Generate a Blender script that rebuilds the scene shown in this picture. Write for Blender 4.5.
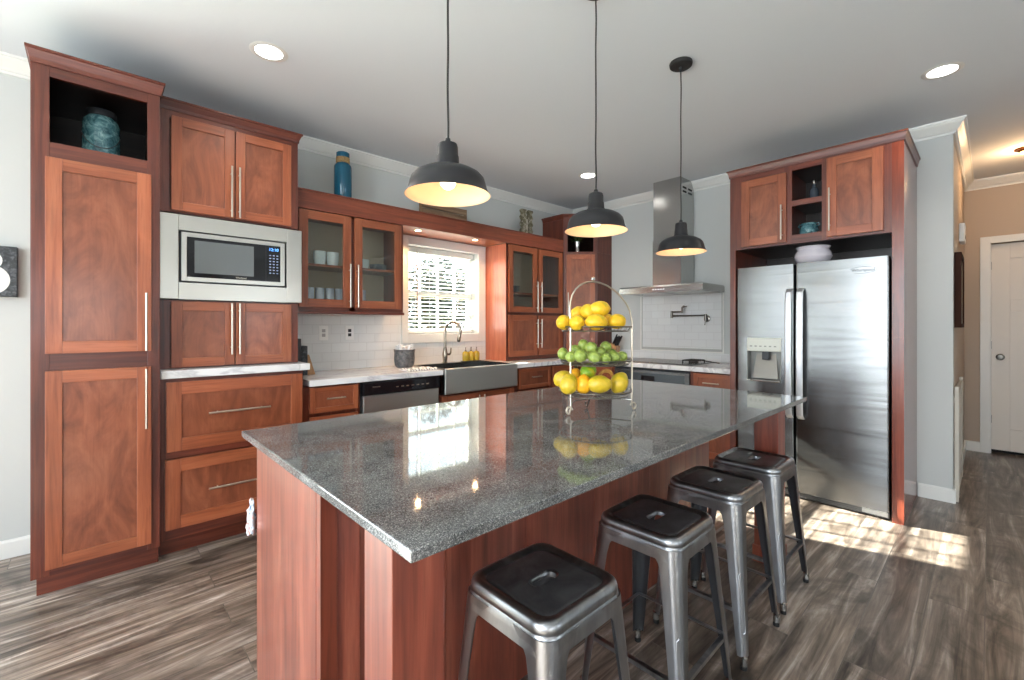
import bpy, bmesh, math, random
from mathutils import Vector, Matrix, noise
random.seed(7)
PI = math.pi
for o in list(bpy.data.objects): bpy.data.objects.remove(o, do_unlink=True)
SC = bpy.context.scene
COL = SC.collection
# ------------------------------------------------------------------ camera
# origin: floor corner of window wall (y=0) and hood wall (x=0); room is x<0, y<0
FPX, CYP, YAW = 447.5, 325.6, math.radians(43.1)
cam_d = bpy.data.cameras.new('camera'); cam = bpy.data.objects.new('camera', cam_d); COL.objects.link(cam)
cam.location = (-4.549, -3.716, 1.285)
cam.rotation_euler = (PI/2, 0, -YAW)
cam_d.sensor_width = 36; cam_d.lens = FPX/1024*36
cam_d.shift_y = -(340-CYP)/1024
cam_d.clip_start = 0.05
SC.camera = cam
# ------------------------------------------------------------------ world, sun, added fill lamps
W = bpy.data.worlds.new('world'); SC.world = W; W.use_nodes = True
nt = W.node_tree; bg = nt.nodes['Background']
sky = nt.nodes.new('ShaderNodeTexSky'); sky.sky_type = 'HOSEK_WILKIE'
sky.sun_direction = Vector((-0.31, 1.0, 0.535)).normalized(); sky.turbidity = 3.0
mxw = nt.nodes.new('ShaderNodeMix'); mxw.data_type = 'RGBA'; mxw.inputs[0].default_value = .65; mxw.inputs[7].default_value = (.39, .42, .45, 1)   # thin bright haze over the sky
nt.links.new(sky.outputs[0], mxw.inputs[6]); nt.links.new(mxw.outputs[2], bg.inputs[0]); bg.inputs[1].default_value = 15.0
sd = bpy.data.lights.new('sun', 'SUN'); so = bpy.data.objects.new('sun', sd); COL.objects.link(so)
sd.energy = 125; sd.angle = 0.012; sd.color = (1, .93, .84)
so.rotation_euler = Vector((0.31, -1.0, -0.535)).to_track_quat('-Z', 'Y').to_euler()
def area(name, loc, direction, sx, sy, power, color):
    d = bpy.data.lights.new(name, 'AREA'); o = bpy.data.objects.new(name, d); COL.objects.link(o)
    d.shape = 'RECTANGLE'; d.size = sx; d.size_y = sy; d.energy = power; d.color = color
    o.location = loc; o.rotation_euler = Vector(direction).to_track_quat('-Z', 'Z').to_euler()
    return o
area('fill_lamp_left', (-7.35, -3.5, 1.7), (1, 0, 0), 5.8, 1.6, 170, (.86, .94, 1))  # added fill lamp in the unseen left wall opening
area('fill_lamp_glass_door', (-6.32, -.03, 1.08), (0, -1, 0), 1.6, 1.9, 62, (.86, .94, 1))  # lamp added at the unseen glass door, for sheen on the island end
area('fill_lamp_rear', (-5.2, -8.35, 1.55), (0, 1, 0), 2.0, 1.2, 10, (.95, .97, 1))  # weak fill lamp added behind the camera
area('fill_lamp_rear_right', (-1.8, -8.35, 1.55), (0, 1, 0), 1.2, 1.2, 6, (.95, .97, 1))  # second added rear fill, also out of view
SC.view_settings.view_transform = 'Standard'; SC.view_settings.look = 'None'
SC.view_settings.gamma = 1; SC.view_settings.use_curve_mapping = False
SC.view_settings.exposure = 0.10

# ------------------------------------------------------------------ materials
def srgb(r, g, b):
    f = lambda c: (c/255/12.92) if c/255 <= .04045 else ((c/255+.055)/1.055)**2.4
    return (f(r), f(g), f(b), 1)
def mat(name, col=(.5,.5,.5,1), rough=.5, metal=0, **kw):
    m = bpy.data.materials.new(name); m.use_nodes = True
    p = m.node_tree.nodes['Principled BSDF']
    p.inputs['Base Color'].default_value = col; p.inputs['Roughness'].default_value = rough; p.inputs['Metallic'].default_value = metal
    for k, v in kw.items(): p.inputs[k.replace('_', ' ')].default_value = v
    return m
def nodes(m):
    t = m.node_tree; return t, t.nodes['Principled BSDF'], t.nodes.new, t.links.new
def coord(m, scale, kind='Object', rot=(0,0,0), loc=None):
    t, p, N, L = nodes(m)
    tc = N('ShaderNodeTexCoord'); mp = N('ShaderNodeMapping'); L(tc.outputs[kind], mp.inputs[0])
    mp.inputs['Scale'].default_value = scale; mp.inputs['Rotation'].default_value = rot
    return mp
def ramp(m, stops):
    r = m.node_tree.nodes.new('ShaderNodeValToRGB'); e = r.color_ramp.elements
    e[0].position, e[0].color = stops[0]; e[1].position, e[1].color = stops[-1]
    for s in stops[1:-1]:
        x = e.new(s[0]); x.color = s[1]
    return r
def noise_n(m, vec, scale=1, detail=5, rough=.55, dist=0):
    n = m.node_tree.nodes.new('ShaderNodeTexNoise'); n.inputs['Scale'].default_value = scale
    n.inputs['Detail'].default_value = detail; n.inputs['Roughness'].default_value = rough; n.inputs['Distortion'].default_value = dist
    m.node_tree.links.new(vec.outputs[0], n.inputs[0]); return n
def bump(m, src, strength=.1, dist=.01):
    t, p, N, L = nodes(m); b = N('ShaderNodeBump'); b.inputs['Strength'].default_value = strength; b.inputs['Distance'].default_value = dist
    L(src, b.inputs['Height']); L(b.outputs[0], p.inputs['Normal']); return b
def mixc(m, a, b, fac, mode='MULTIPLY'):
    x = m.node_tree.nodes.new('ShaderNodeMix'); x.data_type = 'RGBA'; x.blend_type = mode
    L = m.node_tree.links.new
    if isinstance(fac, (int, float)): x.inputs[0].default_value = fac
    else: L(fac, x.inputs[0])
    for s, i in ((a, 6), (b, 7)):
        if isinstance(s, tuple): x.inputs[i].default_value = s
        else: L(s, x.inputs[i])
    return x.outputs[2]
def wood(name, dark, mid, light, axis='z', fig=22, rough=.33, along=1.3, dist=.5, mott=3.0, coat=.15, fine=.75):
    m = mat(name, rough=rough, Coat_Weight=coat, Coat_Roughness=.12 if coat < .9 else .26)
    t, p, N, L = nodes(m)
    sc = {'z': (fig, fig, along), 'x': (along, fig, fig), 'y': (fig, along, fig)}[axis]
    mp = coord(m, sc); oi = N('ShaderNodeObjectInfo')
    va = N('ShaderNodeVectorMath'); va.operation = 'ADD'; L(mp.outputs[0], va.inputs[0])
    ml = N('ShaderNodeMath'); ml.operation = 'MULTIPLY'; L(oi.outputs['Random'], ml.inputs[0]); ml.inputs[1].default_value = 37
    L(ml.outputs[0], va.inputs[1])
    n1 = noise_n(m, va, 1, 7, .6, dist)
    r = ramp(m, [(.28, srgb(*dark)), (.5, srgb(*mid)), (.72, srgb(*light))]); L(n1.outputs[0], r.inputs[0])
    fs_ = {'z': (110, 110, 5), 'x': (5, 110, 110), 'y': (110, 5, 110)}[axis]
    nf = noise_n(m, coord(m, fs_), 1, 4, .6, .2); rf = ramp(m, [(.32, (.70,.66,.64,1)), (.52, (1.03,1.03,1.03,1))]); L(nf.outputs[0], rf.inputs[0])
    n2 = noise_n(m, coord(m, (mott, mott, mott)), 1, 3, .5, .8)
    r2 = ramp(m, [(.3, (.84, .83, .82, 1)), (.7, (1.08, 1.07, 1.06, 1))]); L(n2.outputs[0], r2.inputs[0])
    c = mixc(m, r.outputs[0], r2.outputs[0], 1); c = mixc(m, c, rf.outputs[0], fine)
    r3 = ramp(m, [(0, (.86, .85, .84, 1)), (1, (1.1, 1.1, 1.1, 1))]); L(oi.outputs['Random'], r3.inputs[0])
    c = mixc(m, c, r3.outputs[0], 1)
    L(c, p.inputs['Base Color'])
    bump(m, n1.outputs[0], .06, .002)
    return m
M = {}
M['wood'] = wood('cherry_rail', (128,66,40), (150,82,52), (166,98,66))
M['wood_h'] = wood('cherry_rail_across', (128,66,40), (150,82,52), (166,98,66), 'x')
M['wood_hy'] = wood('cherry_rail_across_y', (128,66,40), (150,82,52), (166,98,66), 'y')
M['panel'] = wood('cherry_veneer', (108,56,38), (134,75,51), (152,91,64), 'z', fig=6, along=2.6, dist=2.6, rough=.28, fine=.35)
M['frame'] = wood('cherry_dark', (72,32,24), (98,46,32), (122,60,42), 'z', fig=30)
M['frame_h'] = wood('cherry_dark_across', (72,32,24), (98,46,32), (122,60,42), 'x', fig=30)
M['frame_hy'] = wood('cherry_dark_across_y', (72,32,24), (98,46,32), (122,60,42), 'y', fig=30)
M['island'] = wood('cherry_board', (98,42,32), (136,66,48), (164,94,72), 'z', fig=14, along=.8, rough=.33, dist=.9, mott=2.2, coat=1.0)
M['fascia'] = wood('cherry_fascia', (104,50,34), (130,66,46), (150,82,58), 'x', fig=30)
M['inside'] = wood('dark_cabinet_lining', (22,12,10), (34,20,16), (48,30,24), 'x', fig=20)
M['pale_inside'] = mat('cabinet_lining', srgb(190,164,138), .5)
M['block'] = wood('light_wood', (150,105,66), (186,140,96), (205,165,120), 'z', fig=40)
def paint(name, c, rough=.7, sc=160, st=.12):
    m = mat(name, srgb(*c), rough); n = noise_n(m, coord(m, (sc/4,)*3), 1, 3)
    bump(m, n.outputs[0], st, .003); return m
M['wall'] = paint('wall_paint', (193,196,194))
M['hallpaint'] = paint('hall_wall_paint', (182,166,150))
M['ceil'] = paint('ceiling_paint', (216,221,226), .8, 80, .25)
M['trim'] = mat('trim_paint', srgb(222,222,218), .35)
M['door_paint'] = mat('door_paint', srgb(215,208,198), .4)
M['white'] = mat('white_glaze', srgb(236,236,234), .2)
M['plastic'] = mat('white_plastic', srgb(232,232,230), .35)
M['black'] = mat('black_gloss', (.008,.008,.01,1), .08)
M['dark'] = mat('dark_plastic', srgb(40,42,46), .4)
M['rubber'] = mat('black_rubber', (.01,.01,.01,1), .6)
M['void'] = mat('shadow_gap', (.004,.004,.004,1), .8)
M['nickel'] = mat('satin_nickel', srgb(200,192,178), .3, 1)
M['chrome'] = mat('brushed_chrome', srgb(184,182,178), .24, 1)
M['iron'] = mat('pewter_metal', srgb(120,116,110), .3, 1)
M['blackmetal'] = mat('black_enamel', srgb(38,38,40), .42, .3)
M['shade_in'] = mat('white_enamel', srgb(240,212,180), .5)
def steel(name, c, rough, band=(.6, 9, 9), st=.05, brush=(2, 400, 400), vary=0):
    m = mat(name, srgb(*c), rough, 1); t, p, N, L = nodes(m)
    n = noise_n(m, coord(m, band), 1, 2, .5, .4)
    b = bump(m, n.outputs[0], st, .02)
    if vary:
        n3 = noise_n(m, coord(m, (9, 9, 2.2)), 1, 4, .6, 1.2)
        r3 = ramp(m, [(.3, srgb(*[int(k*(1-vary)) for k in c])), (.7, srgb(*[min(255, int(k*(1+vary))) for k in c]))])
        L(n3.outputs[0], r3.inputs[0]); L(r3.outputs[0], p.inputs['Base Color'])
    return m
M['steel'] = steel('stainless_steel', (126,127,127), .27, (.8, .8, 8), .2, (3, 3, 300))
M['steel_soft'] = steel('satin_stainless', (186,190,188), .42, (.5, .5, 3.5), .03)
M['steel_trim'] = steel('pale_stainless', (196,193,186), .3, (.8, .8, 8), .05)
M['steel_v'] = steel('stainless_hood', (178,178,176), .22, (4, 4, .5), .03, (300, 300, 3))
M['gunmetal'] = steel('raw_gunmetal', (152,154,157), .30, (6, 6, 1.5), .012, (60, 60, 2), vary=.16)
M['gunmetal_dark'] = steel('dark_gunmetal', (84,84,86), .34, (2, 12, 2), .006, (4, 200, 4), vary=.22); M['gunmetal_dark'].node_tree.nodes['Principled BSDF'].inputs['Metallic'].default_value = .55
# floor planks running along x
def make_floor():
    m = mat('plank_floor', rough=.33, Coat_Weight=.12, Coat_Roughness=.2); t, p, N, L = nodes(m)
    mp = coord(m, (1,1,1))
    br = N('ShaderNodeTexBrick'); L(mp.outputs[0], br.inputs[0]); br.offset = .37; br.offset_frequency = 2
    for k, v in (('Scale', 1), ('Mortar Size', .0022), ('Brick Width', 1.22), ('Row Height', .185), ('Bias', 0), ('Mortar Smooth', .3)): br.inputs[k].default_value = v
    br.inputs['Color1'].default_value = (0,0,0,1); br.inputs['Color2'].default_value = (1,1,1,1); br.inputs['Mortar'].default_value = (.5,.5,.5,1)
    off = N('ShaderNodeVectorMath'); off.operation = 'MULTIPLY'; L(br.outputs['Color'], off.inputs[0]); off.inputs[1].default_value = (31, 17, 23)
    add = N('ShaderNodeVectorMath'); L(mp.outputs[0], add.inputs[0]); L(off.outputs[0], add.inputs[1])
    m2 = N('ShaderNodeMapping'); L(add.outputs[0], m2.inputs[0]); m2.inputs['Scale'].default_value = (.8, 9, 1)
    n1 = noise_n(m, m2, 1.3, 8, .62, 1.6)
    r = ramp(m, [(.33, srgb(60,52,46)), (.44, srgb(104,93,84)), (.56, srgb(138,126,116)), (.68, srgb(186,178,171))]); L(n1.outputs[0], r.inputs[0])
    m3 = N('ShaderNodeMapping'); L(add.outputs[0], m3.inputs[0]); m3.inputs['Scale'].default_value = (5, 90, 1)
    n2 = noise_n(m, m3, 1, 5, .6, .3); r2 = ramp(m, [(.3, (.72,.71,.70,1)), (.65, (1.08,1.08,1.08,1))]); L(n2.outputs[0], r2.inputs[0])
    c = mixc(m, r.outputs[0], r2.outputs[0], .9)
    rb = ramp(m, [(0, (.70,.69,.68,1)), (1, (1.12,1.1,1.08,1))]); L(br.outputs['Color'], rb.inputs[0])
    c = mixc(m, c, rb.outputs[0], .85)
    n4 = noise_n(m, add, 2.6, 6, .65, 1.2); r4 = ramp(m, [(.36, (.55,.53,.52,1)), (.5, (1,.98,.96,1)), (.7, (1.18,1.12,1.06,1))]); L(n4.outputs[0], r4.inputs[0])
    c = mixc(m, c, r4.outputs[0], 1)
    mf = N('ShaderNodeMath'); mf.operation = 'MULTIPLY'; L(br.outputs['Fac'], mf.inputs[0]); mf.inputs[1].default_value = .6
    c = mixc(m, c, (.09,.08,.07,1), mf.outputs[0], 'MIX')
    L(c, p.inputs['Base Color']); bump(m, n2.outputs[0], .12, .002); return m
M['floor'] = make_floor()
def make_granite():
    m = mat('dark_granite', rough=.05, IOR=1.7); t, p, N, L = nodes(m)
    v = N('ShaderNodeTexVoronoi'); v.inputs['Scale'].default_value = 560; mp = coord(m, (1,1,1)); L(mp.outputs[0], v.inputs[0])
    r = ramp(m, [(.0, srgb(70,71,72)), (.45, srgb(98,99,99)), (.8, srgb(122,123,122)), (.95, srgb(158,158,156))])
    sp = N('ShaderNodeSeparateColor'); L(v.outputs['Color'], sp.inputs[0]); L(sp.outputs[0], r.inputs[0])
    n = noise_n(m, mp, 9, 4); r2 = ramp(m, [(.35, (.8,.8,.8,1)), (.65, (1.15,1.15,1.15,1))]); L(n.outputs[0], r2.inputs[0])
    L(mixc(m, r.outputs[0], r2.outputs[0], 1), p.inputs['Base Color']); return m
M['granite'] = make_granite()
def make_marble():
    m = mat('white_marble_laminate', rough=.22); t, p, N, L = nodes(m)
    n = noise_n(m, coord(m, (1.6, 4, 3)), 1.2, 4, .5, 1.6)
    r = ramp(m, [(.44, srgb(228,227,226)), (.5, srgb(196,194,196)), (.54, srgb(226,225,225)), (.75, srgb(234,234,233))]); L(n.outputs[0], r.inputs[0])
    L(r.outputs[0], p.inputs['Base Color']); return m
M['marble'] = make_marble()
def make_tile(name, rot, c1=(222,224,224), w=.152, h=.076):
    m = mat(name, rough=.08); t, p, N, L = nodes(m)
    mp = coord(m, (1,1,1), rot=rot)
    br = N('ShaderNodeTexBrick'); L(mp.outputs[0], br.inputs[0])
    for k, v in (('Scale', 1), ('Mortar Size', .0028), ('Brick Width', w), ('Row Height', h), ('Mortar Smooth', .25)): br.inputs[k].default_value = v
    br.inputs['Color1'].default_value = srgb(*c1); br.inputs['Color2'].default_value = srgb(*[k-5 for k in c1]); br.inputs['Mortar'].default_value = srgb(210,211,211)
    L(br.outputs['Color'], p.inputs['Base Color'])
    iv = N('ShaderNodeMath'); iv.operation = 'SUBTRACT'; iv.inputs[0].default_value = 1; L(br.outputs['Fac'], iv.inputs[1])
    bump(m, iv.outputs[0], .5, .003); return m
M['tileA'] = make_tile('subway_tile_window_wall', (-PI/2, 0, 0))
M['tileB'] = make_tile('subway_tile_hood_wall', (-PI/2, 0, -PI/2) if False else (0, 0, 0))
# the hood wall needs (y,z) -> brick (u,v): combine explicitly
def yz_tile(m):
    t = m.node_tree; tc = [n for n in t.nodes if n.type == 'TEX_COORD'][0]; br = [n for n in t.nodes if n.type == 'TEX_BRICK'][0]
    s = t.nodes.new('ShaderNodeSeparateXYZ'); c = t.nodes.new('ShaderNodeCombineXYZ')
    t.links.new(tc.outputs['Object'], s.inputs[0]); t.links.new(s.outputs[1], c.inputs[0]); t.links.new(s.outputs[2], c.inputs[1]); t.links.new(c.outputs[0], br.inputs[0])
yz_tile(M['tileB'])
def glassmat(name, tint=(.9,.95,.95,1), rough=.0, alpha=.12):
    # thin pane: mostly transparent with mirror-like fresnel reflection
    m = bpy.data.materials.new(name); m.use_nodes = True; t = m.node_tree; t.nodes.clear(); N = t.nodes.new; L = t.links.new
    o = N('ShaderNodeOutputMaterial'); mx = N('ShaderNodeMixShader'); tr = N('ShaderNodeBsdfTransparent'); gl = N('ShaderNodeBsdfGlossy'); lw = N('ShaderNodeLayerWeight'); pw = N('ShaderNodeMath'); fr = N('ShaderNodeMath')
    tr.inputs[0].default_value = tint; gl.inputs['Roughness'].default_value = .03; lw.inputs[0].default_value = .5; pw.operation = 'POWER'; pw.inputs[1].default_value = 4.5; L(lw.outputs['Facing'], pw.inputs[0]); fr.operation = 'MULTIPLY_ADD'; L(pw.outputs[0], fr.inputs[0]); fr.inputs[1].default_value = .9; fr.inputs[2].default_value = .045
    L(fr.outputs[0], mx.inputs[0]); L(tr.outputs[0], mx.inputs[1]); L(gl.outputs[0], mx.inputs[2]); L(mx.outputs[0], o.inputs[0]); return m
M['pane'] = glassmat('clear_pane')
def emis(name, c, s):
    m = mat(name, c, .5); p = m.node_tree.nodes['Principled BSDF']
    p.inputs['Emission Color'].default_value = c; p.inputs['Emission Strength'].default_value = s; return m
M['bulb'] = emis('lit_bulb', (1, .80, .58, 1), 7)
M['can'] = emis('lit_downlight', (1, .97, .92, 1), 9)
M['puck'] = emis('lit_puck', (1, .75, .42, 1), 10)
M['led'] = emis('blue_display', (.1, .35, 1, 1), 2.5)
M['ledw'] = emis('white_led', (.9, .95, 1, 1), 1.2)
M['teal'] = mat('teal_mottled_glaze', rough=.12)
def mottled(m, a, b, c, sc=14):
    t, p, N, L = nodes(m); n = noise_n(m, coord(m, (sc,)*3), 1, 6, .7, .8)
    r = ramp(m, [(.35, srgb(*a)), (.5, srgb(*b)), (.65, srgb(*c))]); L(n.outputs[0], r.inputs[0]); L(r.outputs[0], p.inputs['Base Color'])
mottled(M['teal'], (36,74,82), (76,118,126), (128,166,168), 28)
M['blueglass'] = mat('blue_bottle_glass', srgb(44,110,138), .06, Transmission_Weight=.35, IOR=1.45)
M['rope'] = mat('jute_rope', rough=.9); mottled(M['rope'], (110,84,50), (160,128,84), (190,160,110), 120)
M['lemon'] = mat('lemon_peel', rough=.38); mottled(M['lemon'], (160,160,40), (228,178,30), (236,190,44), 13)
M['lime'] = mat('lime_peel', rough=.35); mottled(M['lime'], (104,126,50), (134,154,66), (176,186,104), 16)
M['mango'] = mat('yellow_green_peel', rough=.35); mottled(M['mango'], (160,150,34), (206,172,38), (216,186,58), 11)
M['orange'] = mat('orange_peel', rough=.4); mottled(M['orange'], (226,150,20), (240,172,30), (246,190,50), 12)
M['greenmango'] = mat('green_gold_peel', rough=.35); mottled(M['greenmango'], (50,130,30), (130,160,24), (222,180,30), 7)
M['banana'] = mat('banana_peel', rough=.5); mottled(M['banana'], (120,80,40), (196,140,60), (214,170,90), 30)
M['greycer'] = mat('grey_stoneware', rough=.5); mottled(M['greycer'], (66,66,68), (96,96,98), (124,122,120), 30)
M['lavender'] = mat('pale_glaze', srgb(206,200,208), .15)
M['yellow_soap'] = mat('yellow_soap', srgb(206,176,60), .1, Transmission_Weight=.3)
M['cloth'] = mat('white_cloth', rough=.9); mottled(M['cloth'], (205,205,205), (232,232,232), (245,245,245), 60)
M['towel'] = mat('patterned_towel', rough=.9); mottled(M['towel'], (60,90,130), (190,196,204), (214,110,84), 30)
M['plant'] = mat('plant_leaf', srgb(60,92,40), .5)
M['leaf_out'] = mat('tree_leaf', rough=.7); mottled(M['leaf_out'], (16,22,12), (28,36,20), (50,56,34), 4)
M['bark'] = mat('tree_bark', srgb(86,70,56), .9)
M['siding'] = mat('pale_siding', srgb(225,222,214), .8)
M['lawn'] = mat('dry_lawn', rough=1); mottled(M['lawn'], (150,150,110), (180,176,140), (200,196,170), 1.5)
M['corbel'] = mat('mossy_wood', rough=.8); mottled(M['corbel'], (60,58,40), (120,112,86), (196,190,176), 26)
M['crate'] = wood('weathered_crate', (98,74,52), (138,110,84), (170,146,118), 'x', fig=30, rough=.7)
M['slate'] = mat('distressed_black_board', rough=.6); mottled(M['slate'], (34,38,42), (52,56,60), (96,100,104), 40)

# ------------------------------------------------------------------ mesh builders
class MB:
    def __init__(s): s.v = []; s.f = []; s.pc = []
    def add(s, vs, fs):
        n = len(s.v); s.pc.append((n, len(s.f))); s.v += [Vector(v) for v in vs]; s.f += [tuple(i+n for i in f) for f in fs]; return s
    def box(s, x0, x1, y0, y1, z0, z1, bev=0):
        if x0 > x1: x0, x1 = x1, x0
        if y0 > y1: y0, y1 = y1, y0
        if z0 > z1: z0, z1 = z1, z0
        bev = min(bev, (x1-x0)*.45, (y1-y0)*.45, (z1-z0)*.45)
        if bev > 0:
            bm = bmesh.new(); bmesh.ops.create_cube(bm, size=1, matrix=Matrix.Translation(((x0+x1)/2, (y0+y1)/2, (z0+z1)/2)) @ Matrix.Diagonal((x1-x0, y1-y0, z1-z0, 1)))
            bmesh.ops.bevel(bm, geom=bm.edges[:], offset=bev, segments=2, affect='EDGES', profile=.5)
            bm.verts.index_update(); s.add([v.co.copy() for v in bm.verts], [[v.index for v in f.verts] for f in bm.faces]); bm.free(); return s
        vs = [(x, y, z) for x in (x0, x1) for y in (y0, y1) for z in (z0, z1)]
        return s.add(vs, [(0,1,3,2),(4,6,7,5),(0,4,5,1),(2,3,7,6),(0,2,6,4),(1,5,7,3)])
    def prism(s, poly, z0, z1):
        n = len(poly); vs = [(x, y, z0) for x, y in poly] + [(x, y, z1) for x, y in poly]
        return s.add(vs, [tuple(range(n))[::-1], tuple(range(n, 2*n))] + [(i, (i+1) % n, n+(i+1) % n, n+i) for i in range(n)])
    def loft(s, rings, cap0=True, cap1=True, close=False):
        n = len(rings[0]); vs = [v for r in rings for v in r]; k = len(rings); fs = []
        for j in range(k if close else k-1):
            a, b = j*n, ((j+1) % k)*n
            for i in range(n): fs.append((a+i, a+(i+1) % n, b+(i+1) % n, b+i))
        if not close:
            if cap0: fs.append(tuple(range(n))[::-1])
            if cap1: fs.append(tuple(range((k-1)*n, k*n)))
        return s.add(vs, fs)
    def lathe(s, prof, c=(0,0,0), n=40, cap0=False, cap1=False):
        rings = [[(c[0]+r*math.cos(2*PI*i/n), c[1]+r*math.sin(2*PI*i/n), c[2]+z) for i in range(n)] for r, z in prof]
        return s.loft(rings, cap0, cap1)
    def tube(s, pts, r, n=10, closed=False):
        pts = [Vector(p) for p in pts]; k = len(pts); rings = []; prev = None
        for i in range(k):
            a = pts[(i-1) % k] if (i > 0 or closed) else pts[i]; b = pts[(i+1) % k] if (i < k-1 or closed) else pts[i]
            t = (b-a).normalized()
            if prev is None: u = t.orthogonal().normalized()
            else:
                u = (prev - t*prev.dot(t)); u = u.normalized() if u.length > 1e-6 else t.orthogonal().normalized()
            prev = u; w = t.cross(u); rr = r[i] if isinstance(r, (list, tuple)) else r
            rings.append([pts[i]+u*math.cos(2*PI*j/n)*rr+w*math.sin(2*PI*j/n)*rr for j in range(n)])
        return s.loft(rings, close=closed)
    def bar(s, a, b, r, n=10): return s.tube([a, b], r, n)
    def fbox(s, F, a0, a1, b0, b1, d0, d1, bev=0):
        t = MB().box(a0, a1, d0, d1, b0, b1, bev); return s.add([F(v.x, v.z, v.y) for v in t.v], t.f)
    def xf(s, Mx): s.v = [Mx @ v for v in s.v]; return s
    def each(s, name, m, parent, **kw):
        ends = s.pc[1:]+[(len(s.v), len(s.f))]
        for (v0, f0), (v1, f1) in zip(s.pc, ends):
            q = MB(); q.v = s.v[v0:v1]; q.f = [tuple(i-v0 for i in f) for f in s.f[f0:f1]]; q.build(name, m, parent, **kw)
    def build(s, name, m, parent=None, smooth=False, loc=None, bevel=0):
        me = bpy.data.meshes.new(name); off = Vector((0,0,0))
        if parent is not None:
            off = parent.get('_off') and Vector(parent['_off']) or Vector((0,0,0))
        elif loc is not None: off = Vector(loc)
        me.from_pydata([v-off for v in s.v], [], s.f)
        bm = bmesh.new(); bm.from_mesh(me); bmesh.ops.recalc_face_normals(bm, faces=bm.faces); bm.to_mesh(me); bm.free()
        o = bpy.data.objects.new(name, me); COL.objects.link(o); me.materials.append(m)
        if parent is not None:
            o.parent = parent; o['_off'] = (0,0,0) if not parent.get('_off') else tuple(parent['_off'])
        elif loc is not None: o.location = loc; o['_off'] = tuple(loc)
        if smooth:
            for f in me.polygons: f.use_smooth = True
            try: me.set_sharp_from_angle(angle=math.radians(smooth if smooth is not True else 40))
            except Exception: pass
        return o
def tag(o, label, cat=None, group=None):
    o['label'] = label
    if cat: o['category'] = cat
    if group: o['group'] = group
    return o
def thing(name, label, cat, loc=(0,0,0), group=None, rotz=0, local=False):
    o = bpy.data.objects.new(name, None); COL.objects.link(o); o.location = loc; o.rotation_euler = (0,0,rotz)
    o.empty_display_size = .05; o['_off'] = (0,0,0) if local else tuple(loc)
    return tag(o, label, cat, group)
def struct(o): o['kind'] = 'structure'; return o
def copy_thing(root, loc, label=None, group=None, rotz=None):
    r = root.copy(); COL.objects.link(r); r.location = loc
    if rotz is not None: r.rotation_euler = (0,0,rotz)
    if label: r['label'] = label
    if group: r['group'] = group
    def rec(src, dst):
        for ch in [c for c in bpy.data.objects if c.parent == src]:
            c = ch.copy(); COL.objects.link(c); c.parent = dst; rec(ch, c)
    rec(root, r); return r
FA = lambda a, b, d: Vector((a, -d, b))            # window wall: a=x, d=distance out of wall
FB = lambda a, b, d: Vector((-d, -a, b))           # hood wall: a=-y
def text(name, body, size, m, parent, Mx, ext=.0004):
    cu = bpy.data.curves.new(name, 'FONT'); cu.body = body; cu.size = size; cu.extrude = ext; cu.align_x = 'CENTER'; cu.align_y = 'CENTER'
    t = bpy.data.objects.new(name, cu); COL.objects.link(t); bpy.context.view_layer.update()
    me = bpy.data.meshes.new_from_object(t.evaluated_get(bpy.context.evaluated_depsgraph_get())); bpy.data.objects.remove(t)
    off = Vector(parent['_off']) if parent is not None else Vector((0,0,0))
    me.transform(Matrix.Translation(-off) @ Mx); o = bpy.data.objects.new(name, me); COL.objects.link(o); o.parent = parent; me.materials.clear(); me.materials.append(m)
    return o
TXA = Matrix(((1,0,0,0),(0,0,-1,0),(0,1,0,0),(0,0,0,1)))          # text facing -y
TXB = Matrix(((0,0,-1,0),(-1,0,0,0),(0,1,0,0),(0,0,0,1)))         # text facing -x
def sweep(path, prof, closed=False):
    """prof: (out, z) points; path 2D; out is to the right of travel direction"""
    P = [Vector(p) for p in path]; n = len(P); rings = []
    for i in range(n):
        d1 = (P[i]-P[i-1]).normalized() if i > 0 else None; d2 = (P[i+1]-P[i]).normalized() if i < n-1 else None
        if d1 is None: d1 = d2
        if d2 is None: d2 = d1
        n1 = Vector((d1.y, -d1.x)); n2 = Vector((d2.y, -d2.x)); b = (n1+n2).normalized(); k = 1/max(.3, b.dot(n1))
        rings.append([(P[i].x+b.x*o*k, P[i].y+b.y*o*k, z) for o, z in prof])
    return MB().loft(rings)

# ------------------------------------------------------------------ room shell
H = 2.765
XL, YR, XH, YH, HW = -7.5, -8.5, 2.05, -3.532, -4.75
WX0, WX1, WZ0, WZ1 = -2.405, -1.572, 1.205, 2.045
struct(MB().box(XL-.15, XH+.12, YR-.15, .16, -.06, 0).build('floor', M['floor']))
struct(MB().box(XL-.15, XH+.12, YR-.15, .16, H, H+.08).build('ceiling', M['ceil']))
GX0, GX1 = -7.2, -5.45
w = MB().box(XL-.12, GX0, 0, .16, 0, H).box(GX1, WX0, 0, .16, 0, H).box(GX0, GX1, 0, .16, 2.1, H).box(WX1, .12, 0, .16, 0, H).box(WX0, WX1, 0, .16, 0, WZ0).box(WX0, WX1, 0, .16, WZ1, H)
struct(w.build('wall_back', M['wall']))
struct(MB().box(0, .12, YH, 0, 0, H).build('wall_right', M['wall']))
struct(MB().box(.12, XH, YH, YH+.12, 0, H).build('wall_hallway', M['hallpaint']))
DY0, DY1, DZ = -3.715, -4.53, 2.115
w = MB().box(XH, XH+.12, DY0, YH+.12, 0, H).box(XH, XH+.12, HW, DY1, 0, H).box(XH, XH+.12, DY1, DY0, DZ, H)
struct(w.build('wall_hallway_end', M['hallpaint']))
struct(MB().box(0, XH+.12, HW-.12, HW, 0, H).build('wall_hallway_side', M['hallpaint']))
struct(MB().box(0, .12, YR, HW-.12, 0, H).build('wall_right_rear', M['wall']))
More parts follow.
